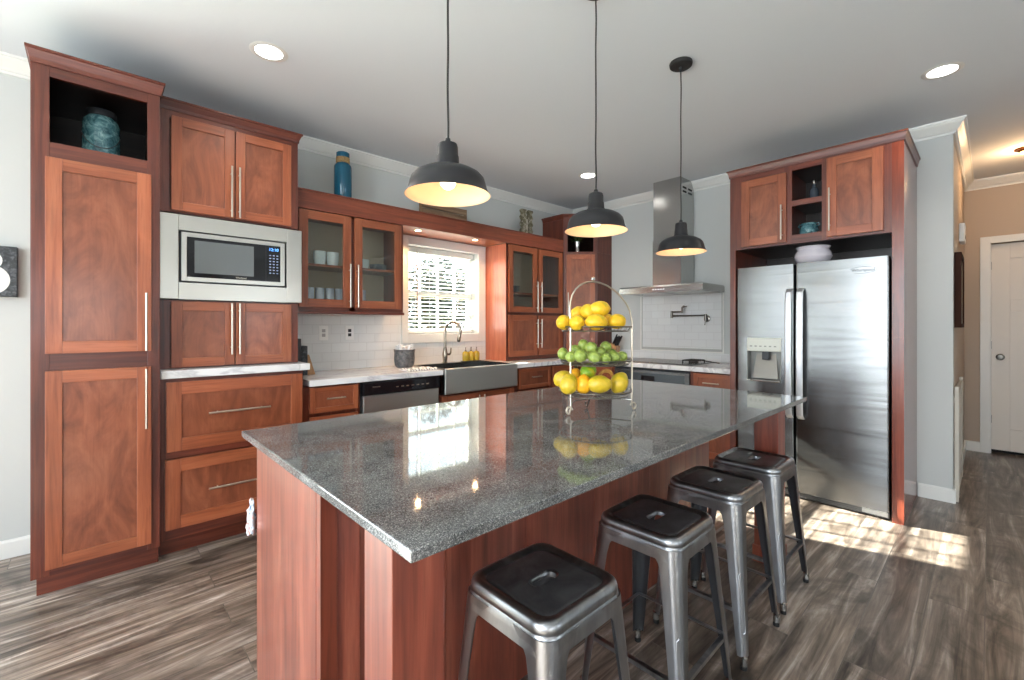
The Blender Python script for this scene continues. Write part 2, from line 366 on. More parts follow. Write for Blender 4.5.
# left and rear walls, out of view, with openings added for fill daylight
w = MB().box(XL-.12, XL, -.5, 0, 0, H).box(XL-.12, XL, YR, -6.5, 0, H).box(XL-.12, XL, -6.5, -.5, 2.55, H).box(XL-.12, XL, -6.5, -.5, 0, .85)
struct(w.build('wall_left', M['wall']))
w = MB().box(XL, .12, YR-.12, YR, 0, .95).box(XL, .12, YR-.12, YR, 2.15, H)
for a, b in ((XL, -6.2), (-4.2, -2.4), (-1.2, .12)): w.box(a, b, YR-.12, YR, .95, 2.15)
struct(w.build('wall_rear', M['wall']))
gd = MB().box(GX0, GX0+.07, .03, .09, .0, 2.1).box(GX1-.07, GX1, .03, .09, .0, 2.1).box(GX0+.07, GX1-.07, .03, .09, 2.03, 2.1).box(GX0+.07, GX1-.07, .03, .09, .0, .08)
gd.box((GX0+GX1)/2-.035, (GX0+GX1)/2+.035, .03, .09, .08, 2.03)
gd = struct(gd.build('unseen_glass_door', M['trim'])); MB().box(GX0+.07, GX1-.07, .055, .062, .08, 2.03).build('door_glass', M['pane'], gd)  # glass door out of view, added to put pale sheen on the island
# crown moulding and baseboards
crown = [(0, H-.092), (.012, H-.092), (.014, H-.080), (.022, H-.076), (.024, H-.068), (.034, H-.060), (.052, H-.030), (.060, H-.024), (.062, H-.015), (.070, H-.012), (.072, H), (0, H)]
path = [(XL, 0), (0, 0), (0, YH), (XH, YH), (XH, HW)]
struct(sweep(path, crown).build('trim_1', M['trim'], smooth=50))
bb = [(0, 0), (.014, 0), (.014, .088), (.008, .1), (0, .1)]
struct(sweep([(GX1, 0), (-4.768, 0)], bb).build('baseboard_back', M['trim']))
struct(sweep([(0, -3.345), (0, YH), (XH, YH), (XH, DY0+.07)], bb).build('baseboard_right', M['trim']))
struct(sweep([(XL, -6.5), (XL, -.015)], bb).build('baseboard_left', M['trim']))

# ------------------------------------------------------------------ kitchen window, blind, outdoors
win = MB().box(WX0-.07, WX0, -.018, 0, WZ0-.085, 2.125, .003).box(WX1, -1.475, -.018, 0, WZ0-.085, 2.125, .003).box(WX0, WX1, -.018, 0, WZ1, 2.125, .003).box(WX0, WX1, -.018, 0, WZ0-.085, WZ0, .003)
wr = struct(win.build('window_1', M['trim']))
s = MB()
for x0, x1 in ((WX0, WX0+.04), (WX1-.04, WX1)): s.box(x0, x1, .115, .15, WZ0, WZ1)
s.box(WX0+.04, WX1-.04, .115, .15, WZ0, WZ0+.045).box(WX0+.04, WX1-.04, .115, .15, WZ1-.04, WZ1).box(WX0+.04, WX1-.04, .11, .152, 1.575, 1.62)
ww = WX1-WX0
for i in (1, 2, 3): s.box(WX0+ww*i/4-.009, WX0+ww*i/4+.009, .122, .14, WZ0+.045, WZ1-.04)
for z in (1.40, 1.86): s.box(WX0+.04, WX1-.04, .123, .139, z-.008, z+.008)
s.build('window_sash', M['trim'], wr)
MB().box(WX0+.04, WX1-.04, .129, .132, WZ0+.04, WZ1-.04).build('window_glass', M['pane'], wr)
bl = thing('window_blind', 'white horizontal slat blind hanging in the kitchen window', 'blind', (-1.98, .085, WZ1-.01))
MB().box(WX0+.006, WX1-.006, .06, .108, WZ1-.055, WZ1-.003, .004).build('headrail', M['trim'], bl)
s = MB(); z = WZ0+.045
tl = math.radians(14)
while z < WZ1-.07:
    c, sn = math.cos(tl)*.021, math.sin(tl)*.021
    s.add([(x, .084-c if k < 2 else .084+c, z+(-sn if k < 2 else sn)+(0.0012 if k in (1, 2) else -.0012)) for x in (WX0+.008, WX1-.008) for k in range(4)],
          [(0,1,2,3), (7,6,5,4), (0,4,5,1), (1,5,6,2), (2,6,7,3), (3,7,4,0)]); z += .038
s.build('slats', M['plastic'], bl)
MB().box(WX0+.008, WX1-.008, .062, .106, WZ0+.008, WZ0+.026, .003).build('bottom_rail', M['trim'], bl)
s = MB()
for x in (-2.29, -2.13, -1.83, -1.67): s.bar((x, .060, WZ0+.02), (x, .060, WZ1-.05), .0012, 5)
s.build('ladder_cord', M['plastic'], bl)
MB().bar((-2.275, .052, WZ1-.05), (-2.272, .048, 1.36), .004, 8).build('tilt_wand', mat('wand_brown', srgb(120,80,60), .4), bl)
struct(MB().box(-14, 8, .17, 24, -.30, -.25).build('floor_outside', M['lawn']))
def tree(x, y, h, r, label, seed):
    rd = random.Random(seed); t = thing('tree', label, 'tree', (x, y, -.25), 'trees outside the window')
    tr = MB().tube([(x, y, -.25), (x+.05, y, h*.3), (x-.04, y+.05, h*.6), (x, y, h*.9)], [.10, .08, .05, .02], 8)
    for k in range(5):
        a = rd.uniform(0, 6.28); z = h*(.35+.1*k); tr.bar((x, y, z), (x+math.cos(a)*r*.7, y+math.sin(a)*r*.7, z+r*.5), .02, 5)
    tr.build('trunk', M['bark'], t)
    f = MB()
    for k in range(900):
        a, b, q = rd.uniform(0, 6.28), rd.uniform(-1, 1), rd.random()**.33
        c = Vector((x+math.cos(a)*r*q*math.sqrt(1-b*b), y+math.sin(a)*r*q*math.sqrt(1-b*b), h*.66+b*q*h*.34))
        u = Vector((rd.gauss(0,1), rd.gauss(0,1), rd.gauss(0,1))).normalized(); v = u.orthogonal().normalized(); l = rd.uniform(.07, .15)
        f.add([c-u*l, c+v*l*.45, c+u*l, c-v*l*.45], [(0,1,2,3)])
    f.build('foliage', M['leaf_out'], t)
tree(2.9, 7.2, 3.3, .75, 'small leafy tree seen through the middle of the kitchen window', 1)
tree(1.3, 5.5, 2.9, .55, 'small leafy tree seen through the left side of the kitchen window', 2)
tree(4.6, 8.3, 3.2, .7, 'small leafy tree seen through the right side of the kitchen window', 3)
fn = thing('garden_fence', 'pale board fence standing outside beyond the kitchen window', 'fence', (0, 9, -.25))
s = MB()
for i in range(60): s.box(-5+i*.18, -5+i*.18+.16, 9, 9.02, -.25, 1.3)
s.build('boards', M['siding'], fn)
MB().box(-5, 5.8, 9.02, 9.06, .1, .2).box(-5, 5.8, 9.02, 9.06, 1.0, 1.1).build('rail', M['siding'], fn)

# ------------------------------------------------------------------ cabinet kit
FRB = .0015
def wm(F, key):
    if key == 'h': return M['wood_h'] if F is FA or F is FC else M['wood_hy']
    return M['frame_h'] if F is FA or F is FC else M['frame_hy']
def FC(a, b, d):  # diagonal corner: along a from (-.61,-.33) toward (-.33,-.61)
    k = .70710678
    return Vector((-.565+a*k-d*k, -.33-a*k-d*k, b))
def handle(F, parent, a, b, length, d, vert=True, r=.0055):
    h = MB(); l = length/2; o = .028
    if vert: A, B = F(a, b-l, d+o), F(a, b+l, d+o); p = [(a, b-l*.72), (a, b+l*.72)]
    else: A, B = F(a-l, b, d+o), F(a+l, b, d+o); p = [(a-l*.72, b), (a+l*.72, b)]
    h.bar(A, B, r, 10)
    for q in p: h.bar(F(q[0], q[1], d), F(q[0], q[1], d+o), r*.75, 8)
    return h.build('handle', M['nickel'], parent, smooth=True)
def front(F, parent, kind, a0, a1, b0, b1, d, st=.058, th=.02, glass=False, hd=None, name=None):
    nm = name or kind; m = MB(); ms = MB(); mr = MB(); vert = kind == 'door'
    ms.fbox(F, a0, a0+st, b0, b1, d, d+th, FRB).fbox(F, a1-st, a1, b0, b1, d, d+th, FRB)
    mr.fbox(F, a0+st, a1-st, b0, b0+st, d, d+th, FRB).fbox(F, a0+st, a1-st, b1-st, b1, d, d+th, FRB)
    if glass: m.fbox(F, a0+st-.004, a1-st+.004, b0+st-.004, b1-st+.004, d+.007, d+.010)
    else: m.fbox(F, a0+st-.003, a1-st+.003, b0+st-.003, b1-st+.003, d+.002, d+.011)
    o = m.build(nm, M['pane'] if glass else M['panel'], parent)
    ms.each('stile', M['wood'], o); mr.each('rail', wm(F, 'h'), o)
    if hd: handle(F, o, hd[0], hd[1], hd[2], d+th, vert=hd[3] if len(hd) > 3 else vert)
    return o
def hollow(m, F, a0, a1, b0, b1, d0, d1, t=.018, back=True):
    m.fbox(F, a0, a0+t, b0, b1, d0, d1).fbox(F, a1-t, a1, b0, b1, d0, d1).fbox(F, a0+t, a1-t, b0, b0+t, d0, d1).fbox(F, a0+t, a1-t, b1-t, b1, d0, d1)
    if back: m.fbox(F, a0+t, a1-t, b0+t, b1-t, d0, d0+.01)
    return m
def cab_crown(F, parent, a0, a1, d1, z, h=.07, pr=.03, left=True, right=True, d0=0.01):
    prof = [(0, z), (.006, z), (.008, z+h*.3), (pr*.6, z+h*.62), (pr*.75, z+h*.8), (pr, z+h*.84), (pr, z+h), (0, z+h)]
    p = []
    if left: p.append((a0, d0))
    p += [(a0, d1), (a1, d1)]
    if right: p.append((a1, d0))
    # build in (a,d) plane; out = away from cabinet
    P = [(q[0], -q[1]) for q in p]; sw = sweep(P, prof)
    m = MB(); m.add([F(v.x, v.z, -v.y) for v in sw.v], sw.f); return m.build('crown_moulding', wm(F, 'fh'), parent)

# --- pantry
PX0, PX1 = -4.758, -4.288
c = thing('pantry_cabinet', 'tall cherry pantry cabinet with two long doors and an open nook on top', 'cabinet', (PX0, -.33, 0))
body = MB().fbox(FA, PX0, PX1, .1, 2.125, .004, .655)
body.build('carcass', M['frame'], c)
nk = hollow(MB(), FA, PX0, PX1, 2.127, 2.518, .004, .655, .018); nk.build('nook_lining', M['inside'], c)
ff = MB().fbox(FA, PX0-.001, PX0+.058, .1, 2.52, .655, .676, FRB).fbox(FA, PX1-.052, PX1, .1, 2.52, .655, .676, FRB)
ff.each('face_frame', M['frame'], c)
ff = MB()
for z0, z1 in ((2.464, 2.52),): ff.fbox(FA, PX0+(.058 if True else 0), PX1-(.052 if True else 0), z0, z1, .655, .675)
for z0, z1 in ((2.085, 2.155), (1.06, 1.165), (.1, .145)): ff.fbox(FA, PX0+.058, PX1-.052, z0, z1, .655, .675)
ff.each('face_frame', M['frame_h'], c)
MB().fbox(FA, PX0+.012, PX1-.002, 0, .1, .03, .62).build('toe_kick', M['frame_h'], c)
MB().fbox(FA, PX0-.004, PX0-.0005, .1, 2.515, .004, .676).build('end_panel', M['frame'], c)
front(FA, c, 'door', -4.714, -4.325, 1.152, 2.080, .676, hd=(-4.347, 1.305, .30))
front(FA, c, 'door', -4.714, -4.325, .136, 1.070, .676, hd=(-4.347, .905, .31))
cab_crown(FA, c, PX0, PX1, .676, 2.512, .070, .022)

# --- drawer base under the microwave tower
U0, U1 = -4.283, -3.54
c = thing('drawer_base_cabinet', 'cherry base cabinet with two wide deep drawers beside the pantry', 'cabinet', (U0, -.3, 0))
MB().fbox(FA, U0, U1, .1, .99, .004, .60).build('carcass', M['frame'], c)
MB().fbox(FA, U0, U0+.025, .1, .99, .60, .62).fbox(FA, U1-.01, U1, .1, .99, .60, .62).each('face_frame', M['frame'], c)
f = MB()
for z0, z1 in ((.972, .99), (.548, .588), (.1, .16)): f.fbox(FA, U0+.025, U1-.01, z0, z1, .60, .619)
f.each('face_frame', M['frame_h'], c)
MB().fbox(FA, U0+.002, U1, 0, .1, .03, .55).build('toe_kick', M['frame_h'], c)
front(FA, c, 'drawer', -4.258, -3.548, .588, .972, .62, st=.07, hd=(-3.906, .785, .32))
front(FA, c, 'drawer', -4.263, -3.548, .160, .545, .62, st=.07, hd=(-3.906, .352, .32))
o = MB().fbox(FA, U0, -3.500, .992, 1.036, .003, .64, .004).build('countertop', M['marble'], loc=(U0, -.3, .992))
tag(o, 'short raised length of white marble countertop between pantry and microwave tower', 'countertop')

# --- cabinet between counter and microwave, and cabinet above microwave
def two_door_upper(label, z0, z1, dz0, dz1, hz, hl, crown=False):
    c = thing('wall_cabinet', label, 'cabinet', (U0, -.25, z0))
    MB().fbox(FA, U0, U1, z0, z1, .004, .50).build('carcass', M['frame'], c)
    MB().fbox(FA, U0, -4.232, z0, z1, .50, .52).fbox(FA, -3.582, U1, z0, z1, .50, .52).fbox(FA, -3.915, -3.905, z0+.02, z1-.02, .50, .519).each('face_frame', M['frame'], c)
    f = MB().fbox(FA, -4.232, -3.582, z0, dz0+.012, .50, .519)
    if z1-dz1 > .005: f.fbox(FA, -4.232, -3.582, dz1-.012, z1, .50, .5195)
    f.each('face_frame', M['frame_h'], c)
    front(FA, c, 'door', -4.226, -3.914, dz0, dz1, .52, st=.052, hd=(-3.932, hz, hl))
    front(FA, c, 'door', -3.907, -3.586, dz0, dz1, .52, st=.052, hd=(-3.890, hz, hl))
    if crown: cab_crown(FA, c, U0, U1, .52, 2.515, .06, .026, left=False)
    return c
two_door_upper('two-door cherry cabinet sitting on the raised counter below the microwave', 1.038, 1.432, 1.046, 1.424, 1.265, .31)
two_door_upper('two-door cherry wall cabinet above the built-in microwave', 1.935, 2.535, 1.945, 2.482, 2.10, .31, True)
mw = thing('microwave', 'stainless built-in microwave in a wide steel trim frame', 'microwave', (-3.90, -.5, 1.436))
mc = MB().fbox(FA, -4.281, -3.541, 1.436, 1.930, .01, .50); mc.build('housing', M['dark'], mw)
t = MB(); A0, A1, B0, B1 = -4.279, -3.523, 1.437, 1.922; I0, I1, J0, J1 = -4.192, -3.618, 1.533, 1.834
t.fbox(FA, A0, I0, B0, B1, .502, .548, .003).fbox(FA, I1, A1, B0, B1, .502, .548, .003).fbox(FA, I0, I1, B0, J0, .502, .548).fbox(FA, I0, I1, J1, B1, .502, .548)
t.build('trim_frame', M['steel_trim'], mw)
t = MB(); a0, a1, b0, b1 = I0+.012, I1-.012, J0+.010, J1-.010
t.fbox(FA, a0, a0+.026, b0, b1, .50, .552, .002).fbox(FA, a1-.026, a1, b0, b1, .50, .552, .002).fbox(FA, a0+.026, a1-.026, b0, b0+.024, .50, .552).fbox(FA, a0+.026, a1-.026, b1-.024, b1, .50, .552)
t.build('door_frame', M['steel_trim'], mw)
MB().fbox(FA, a0+.026, a1-.026, b0+.024, b1-.024, .50, .546).build('front_glass', M['black'], mw)
MB().fbox(FA, a0+.062, a0+.37, b0+.050, b1-.042, .546, .5475).build('window', mat('microwave_window', srgb(110,114,116), .12, .3), mw)
cp = MB().fbox(FA, a1-.112, a1-.110, b0+.024, b1-.024, .546, .5465); cp.build('control_panel', M['dark'], mw)
text('clock_digits', '12:10', .026, M['led'], mw, Matrix.Translation((a1-.066, -.5468, b1-.05)) @ TXA)
bt = MB()
for r in range(7):
    for q in range(3): bt.fbox(FA, a1-.092+q*.021, a1-.081+q*.021, b1-.09-r*.019, b1-.084-r*.019, .546, .5468)
bt.build('buttons', mat('key_print', srgb(150,165,200), .5), mw)
text('brand_mark', 'Whirlpool', .014, M['nickel'], mw, Matrix.Translation((a0+.30, -.5468, b0+.036)) @ TXA)

# --- glass wall cabinet left of window
def glass_cab(name, label, a0, a1, b0, b1, doors, dz0, dz1, hl, hz, extra=None, gb0=None):
    c = thing(name, label, 'cabinet', (a0, -.15, b0))
    hollow(MB(), FA, a0, a1, b0, b1, .004, .31, .018).build('carcass', M['frame'], c)
    MB().fbox(FA, a0+.018, a1-.018, b0+.018, b1-.018, .014, .018).build('back_panel', M['pale_inside'], c)
    f = MB().fbox(FA, a0, doors[0]+.004, b0, b1, .31, .33).fbox(FA, doors[3]-.004, a1, b0, b1, .31, .33).fbox(FA, doors[1]-.01, doors[2]+.01, b0, b1, .31, .329)
    f.each('face_frame', M['frame'], c)
    f = MB().fbox(FA, doors[0]+.004, doors[3]-.004, b0, dz0+.012, .31, .329).fbox(FA, doors[0]+.004, doors[3]-.004, dz1-.012, b1, .31, .329)
    f.each('face_frame', M['frame_h'], c)
    front(FA, c, 'door', doors[0], doors[1], dz0, dz1, .33, st=.062, glass=True, hd=(doors[1]-.017, hz, hl))
    front(FA, c, 'door', doors[2], doors[3], dz0, dz1, .33, st=.062, glass=True, hd=(doors[2]+.017, hz, hl))
    return c
GL0, GL1 = -3.5, -2.64
gc = glass_cab('glass_door_cabinet', 'cherry wall cabinet with two glass doors left of the window', GL0, GL1, 1.395, 2.128, (-3.478, -3.095, -3.067, -2.665), 1.42, 2.122, .33, 1.59)
shelf_z = 1.745
MB().fbox(FA, GL0+.019, GL1-.019, shelf_z-.018, shelf_z, .02, .295).build('shelf', M['wood_h'], gc)
MB().fbox(FA, GL0, GL1+.008, 1.372, 1.394, .25, .338, .002).build('light_rail', M['frame_h'], gc)
MB().fbox(FA, -3.539, -3.502, 1.395, 2.128, .004, .33).build('filler_strip', M['frame'], gc)
# --- glass hutch right of window (down to counter)
GR0, GR1 = -1.466, -.579
gr = thing('hutch_cabinet', 'cherry hutch with glass doors over small solid doors right of the window', 'cabinet', (GR0, -.15, .921))
hollow(MB(), FA, GR0+.004, GR1, 1.405, 2.128, .004, .31).build('carcass', M['frame'], gr)
MB().fbox(FA, GR0+.004, GR1, .921, 1.403, .004, .31).build('carcass', M['frame'], gr)
MB().fbox(FA, GR0, GR0+.0035, .921, 2.128, .002, .33).build('end_panel', wood('cherry_end_panel', (160,88,66), (184,108,82), (198,126,98), 'z', rough=.3, coat=.25), gr)
MB().fbox(FA, GR0+.023, GR1-.018, 1.424, 2.11, .014, .018).build('back_panel', M['pale_inside'], gr)
D = (-1.437, -1.022, -.992, -.598)
f = MB().fbox(FA, GR0+.004, D[0]+.004, .921, 2.128, .31, .33).fbox(FA, D[3]-.004, GR1, .921, 2.128, .31, .33).fbox(FA, D[1]-.01, D[2]+.01, .921, 2.128, .31, .329); f.each('face_frame', M['frame'], gr)
f = MB().fbox(FA, D[0]+.004, D[3]-.004, .921, .972, .31, .328).fbox(FA, D[0]+.004, D[3]-.004, 1.385, 1.435, .31, .328).fbox(FA, D[0]+.004, D[3]-.004, 2.098, 2.128, .31, .328); f.each('face_frame', M['frame_h'], gr)
for g, z0, z1 in ((True, 1.425, 2.120), (False, .963, 1.396)):
    hz, hl = (1.595, .33) if g else (1.20, .31)
    front(FA, gr, 'door', D[0], D[1], z0, z1, .33, st=.06, glass=g, hd=(D[1]-.016, hz, hl))
    front(FA, gr, 'door', D[2], D[3], z0, z1, .33, st=.06, glass=g, hd=(D[2]+.016, hz, hl))
MB().fbox(FA, GR0+.024, GR1-.019, 1.62, 1.638, .02, .295).build('shelf', M['wood_h'], gr)
# --- valance: long header board over window and both glass cabinets
vl = thing('valance', 'long cherry header board running over the window and glass cabinets', 'header board', (GL0, -.2, 2.13))
MB().fbox(FA, -3.538, GR1, 2.131, 2.258, .318, .345, .002).build('fascia', M['fascia'], vl)
MB().fbox(FA, -3.538, GR1, 2.241, 2.256, .003, .317).build('top_board', M['frame_h'], vl)
MB().fbox(FA, -3.538, GR1, 2.258, 2.272, .30, .352, .003).build('cap_moulding', M['fascia'], vl)
MB().fbox(FA, GL1+.003, GR0-.003, 2.131, 2.15, .003, .316).build('soffit', M['wood_h'], vl)
for x, lb in ((-2.46, 'left'), (-1.82, 'right')):
    p = thing('puck_light', 'small glowing round puck light under the header, above the %s half of the window' % lb, 'light', (x, -.272, 2.13), 'puck lights over the window')
    MB().lathe([(.001, 2.124), (.026, 2.124), (.034, 2.121), (.036, 2.130), (.001, 2.1305)], (x, -.272, 0), 24).build('rim', M['nickel'], p, smooth=True)
    MB().lathe([(.001, 2.1185), (.022, 2.1190), (.025, 2.1235)], (x, -.272, 0), 24).build('lens', M['puck'], p)
    l = bpy.data.lights.new('puck_lamp', 'SPOT'); lo = bpy.data.objects.new('puck_lamp', l); COL.objects.link(lo); lo.parent = p; lo.location = (0, 0, -.02)
    l.energy = 26; l.color = (1, .55, .25); l.spot_size = 2.6; l.spot_blend = .6; l.shadow_soft_size = .02

# --- corner wall cabinet, diagonal front
cc = thing('corner_cabinet', 'tall cherry corner cabinet with angled door and open nook', 'cabinet', (-.33, -.33, .921))
foot = [(-.004, -.004), (-.565, -.004), (-.565, -.33), (-.285, -.61), (-.004, -.61)]
MB().prism(foot, .921, 2.13).build('carcass', M['frame'], cc)
# nook: walls around an open front
def inset(p, q, t): return p
n = MB(); zt0, zt1 = 2.131, 2.535
n.prism([(-.565, -.004), (-.565, -.33), (-.547, -.335), (-.547, -.004)], zt0, zt1)
n.prism([(-.004, -.61), (-.285, -.61), (-.290, -.592), (-.004, -.592)], zt0, zt1)
n.each('side_panel', M['frame'], cc)
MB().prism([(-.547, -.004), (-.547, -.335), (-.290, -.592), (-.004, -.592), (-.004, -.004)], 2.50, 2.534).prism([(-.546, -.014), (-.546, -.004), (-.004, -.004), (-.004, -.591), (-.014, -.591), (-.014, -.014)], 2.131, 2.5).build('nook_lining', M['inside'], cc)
DL = .396
f = MB().fbox(FC, 0.002, .05, .921, 2.535, -.005, .012).fbox(FC, DL-.05, DL-.002, .921, 2.535, -.005, .012); f.each('face_frame', M['frame'], cc)
f = MB().fbox(FC, .05, DL-.05, 2.36, 2.535, -.005, .0115).fbox(FC, .05, DL-.05, 2.08, 2.14, -.005, .0115).fbox(FC, .05, DL-.05, .921, .975, -.005, .0115); f.each('face_frame', M['frame_h'], cc)
front(FC, cc, 'door', .035, DL-.035, .96, 2.105, .012, st=.055, hd=(.052, 1.5, .33))
prof = [(0, 2.52), (.006, 2.52), (.008, 2.54), (.02, 2.556), (.026, 2.562), (.026, 2.575), (0, 2.575)]
sweep([(-.567, -.01), (-.567, -.334), (-.289, -.612), (-.01, -.612)], [(a, b) for a, b in prof]).build('crown_moulding', M['frame_h'], cc)
MB().prism([(-.567, -.01), (-.567, -.334), (-.289, -.612), (-.01, -.612), (-.01, -.01)], 2.536, 2.55).build('top_panel', M['frame_h'], cc)

# ------------------------------------------------------------------ base run on window wall
CT = .918
c = thing('base_cabinet', 'narrow cherry base cabinet with drawer between the tower and the dishwasher', 'cabinet', (-3.53, -.3, 0), 'base cabinets')
MB().fbox(FA, -3.535, -3.134, .1, .87, .004, .56).build('carcass', M['frame'], c)
MB().fbox(FA, -3.535, -3.48, .1, .87, .56, .58).fbox(FA, -3.158, -3.134, .1, .87, .56, .58).each('face_frame', M['frame'], c)
MB().fbox(FA, -3.535, -3.134, 0, .1, .03, .50).build('toe_kick', M['frame_h'], c)
front(FA, c, 'drawer', -3.487, -3.152, .69, .862, .58, st=.035, hd=(-3.32, .785, .13))
front(FA, c, 'door', -3.487, -3.152, .13, .665, .58, hd=(-3.19, .50, .30))
dw = thing('dishwasher', 'stainless dishwasher with a black control strip under the counter', 'dishwasher', (-2.79, -.3, 0))
MB().fbox(FA, -3.128, -2.452, .02, .868, .02, .57).build('tub', M['dark'], dw)
MB().fbox(FA, -3.116, -2.462, .10, .768, .572, .60, .006).build('door', M['steel_soft'], dw)
MB().fbox(FA, -3.120, -2.458, .772, .868, .572, .615, .008).build('control_panel', M['black'], dw)
b = MB()
for i in range(7): b.fbox(FA, -2.86+i*.045, -2.838+i*.045, .815, .822, .615, .6156)
b.fbox(FA, -3.05, -2.99, .83, .836, .615, .6156); b.build('indicator_marks', M['nickel'], dw)
MB().fbox(FA, -2.72, -2.64, .79, .803, .615, .622, .003).build('latch', M['dark'], dw)
MB().fbox(FA, -3.11, -2.47, .02, .095, .52, .54).build('toe_kick', M['void'], dw)
# sink base + sink
c = thing('sink_base_cabinet', 'cherry base cabinet with two doors under the apron sink', 'cabinet', (-2.03, -.3, 0), 'base cabinets')
MB().fbox(FA, -2.446, -1.585, .1, .64, .004, .56).fbox(FA, -2.446, -2.43, .64, .87, .004, .56).fbox(FA, -1.60, -1.585, .64, .87, .004, .56).build('carcass', M['frame'], c)
MB().fbox(FA, -2.446, -2.42, .1, .70, .56, .58).fbox(FA, -1.61, -1.585, .1, .70, .56, .58).fbox(FA, -2.42, -1.61, .645, .70, .56, .58).each('face_frame', M['frame'], c)
MB().fbox(FA, -2.446, -1.585, 0, .1, .03, .50).build('toe_kick', M['frame_h'], c)
front(FA, c, 'door', -2.425, -2.025, .13, .69, .58, hd=(-2.05, .52, .30))
front(FA, c, 'door', -2.015, -1.605, .13, .69, .58, hd=(-1.99, .52, .30))
sk = thing('farmhouse_sink', 'stainless apron-front farmhouse sink below the window', 'sink', (-2.03, -.38, .70))
S0, S1 = -2.427, -1.603
m = MB().fbox(FA, S0, S1, .712, .925, .622, .648, .008)
m.build('apron', M['steel_soft'], sk)
m = MB(); a, b_, y0, y1 = S0+.004, S1-.004, .135, .621
m.fbox(FA, a, b_, .712, .722, y0, y1).fbox(FA, a, a+.012, .722, .925, y0, y1).fbox(FA, b_-.012, b_, .722, .925, y0, y1).fbox(FA, a+.012, b_-.012, .722, .925, y0, y0+.012).fbox(FA, a+.012, b_-.012, .722, .925, y1-.012, y1)
m.build('basin', M['steel'], sk)
MB().lathe([(.001, .7235), (.04, .7235), (.045, .7225)], (-2.03, -.37, 0), 20).build('drain', M['chrome'], sk)
# base right of sink
c = thing('base_cabinet', 'cherry base cabinet with small drawers right of the sink', 'cabinet', (-1.1, -.3, 0), 'base cabinets')
MB().fbox(FA, -1.583, -.672, .1, .87, .004, .56).build('carcass', M['frame'], c)
MB().fbox(FA, -1.583, -1.535, .1, .87, .56, .58).fbox(FA, -1.085, -1.04, .1, .87, .56, .58).fbox(FA, -.70, -.672, .1, .87, .56, .58).each('face_frame', M['frame'], c)
MB().fbox(FA, -1.583, -.672, 0, .1, .03, .50).build('toe_kick', M['frame_h'], c)
front(FA, c, 'drawer', -1.54, -1.08, .665, .862, .58, st=.035, hd=(-1.31, .775, .14))
front(FA, c, 'door', -1.54, -1.08, .13, .645, .58, hd=(-1.12, .48, .30))
front(FA, c, 'door', -1.047, -.70, .13, .862, .58, hd=(-.74, .68, .30))
# base on hood wall
c = thing('base_cabinet', 'cherry base cabinet with a drawer between the oven and the refrigerator', 'cabinet', (-.3, -2.06, 0), 'base cabinets')
MB().fbox(FB, 1.872, 2.252, .1, .87, .004, .60).build('carcass', M['frame'], c)
MB().fbox(FB, 1.872, 1.912, .1, .87, .60, .62).fbox(FB, 2.23, 2.252, .1, .87, .60, .62).each('face_frame', M['frame'], c)
MB().fbox(FB, 1.872, 2.252, 0, .1, .03, .54).build('toe_kick', M['frame_hy'], c)
front(FB, c, 'drawer', 1.905, 2.238, .68, .862, .62, st=.035, hd=(2.07, .785, .14))
front(FB, c, 'door', 1.905, 2.238, .13, .655, .62, hd=(1.94, .48, .30))
c = thing('base_cabinet', 'narrow cherry corner base cabinet left of the oven', 'cabinet', (-.3, -.85, 0), 'base cabinets')
MB().fbox(FB, .59, 1.066, .1, .87, .004, .60).build('carcass', M['frame'], c)
MB().fbox(FB, .59, .63, .1, .87, .60, .62).fbox(FB, 1.03, 1.066, .1, .87, .60, .62).each('face_frame', M['frame'], c)
MB().fbox(FB, .59, 1.066, 0, .1, .03, .54).build('toe_kick', M['frame_hy'], c)
front(FB, c, 'door', .64, 1.04, .13, .862, .62, hd=(.69, .68, .30))
ov = thing('oven', 'stainless built-in oven under the counter below the range hood', 'oven', (-.3, -1.47, 0))
MB().fbox(FB, 1.070, 1.866, .05, .868, .02, .60).build('housing', M['dark'], ov)
MB().fbox(FB, 1.072, 1.864, .05, .12, .602, .628, .004).fbox(FB, 1.072, 1.125, .12, .850, .602, .632).fbox(FB, 1.822, 1.864, .12, .850, .602, .632).fbox(FB, 1.125, 1.822, .825, .850, .602, .632).build('trim_frame', M['steel'], ov)
MB().fbox(FB, 1.126, 1.821, .705, .824, .602, .629).build('control_panel', mat('oven_glass', srgb(92,98,102), .2, .6), ov)
MB().fbox(FB, 1.38, 1.52, .735, .80, .629, .6305).build('display', M['black'], ov)
MB().fbox(FB, 1.126, 1.821, .125, .70, .602, .63, .004).build('door', M['steel'], ov)
MB().fbox(FB, 1.22, 1.73, .22, .55, .63, .632).build('window', M['black'], ov)
h = MB().bar(FB(1.18, .64, .675), FB(1.77, .64, .675), .009, 10).bar(FB(1.22, .64, .63), FB(1.22, .64, .675), .007, 8).bar(FB(1.73, .64, .63), FB(1.73, .64, .675), .007, 8)
h.build('handle', M['chrome'], ov, smooth=True)
# L-shaped counter with sink cut-out
m = MB(); z0, z1 = CT-.042, CT
m.box(-3.497, S0-.003, -.62, -.003, z0, z1, .003)
m.box(S0-.003, S1+.003, -.128, -.003, z0, z1)
m.box(S1+.003, -.65, -.62, -.003, z0, z1, .003)
m.box(-.6502, -.003, -.6202, -.003, z0, z1)
m.box(-.65, -.003, -2.252, -.62, z0, z1, .003)
o = m.build('countertop', M['marble'], loc=(-1.0, -.3, z0)); tag(o, 'long L-shaped white marble countertop running from sink to refrigerator', 'countertop')

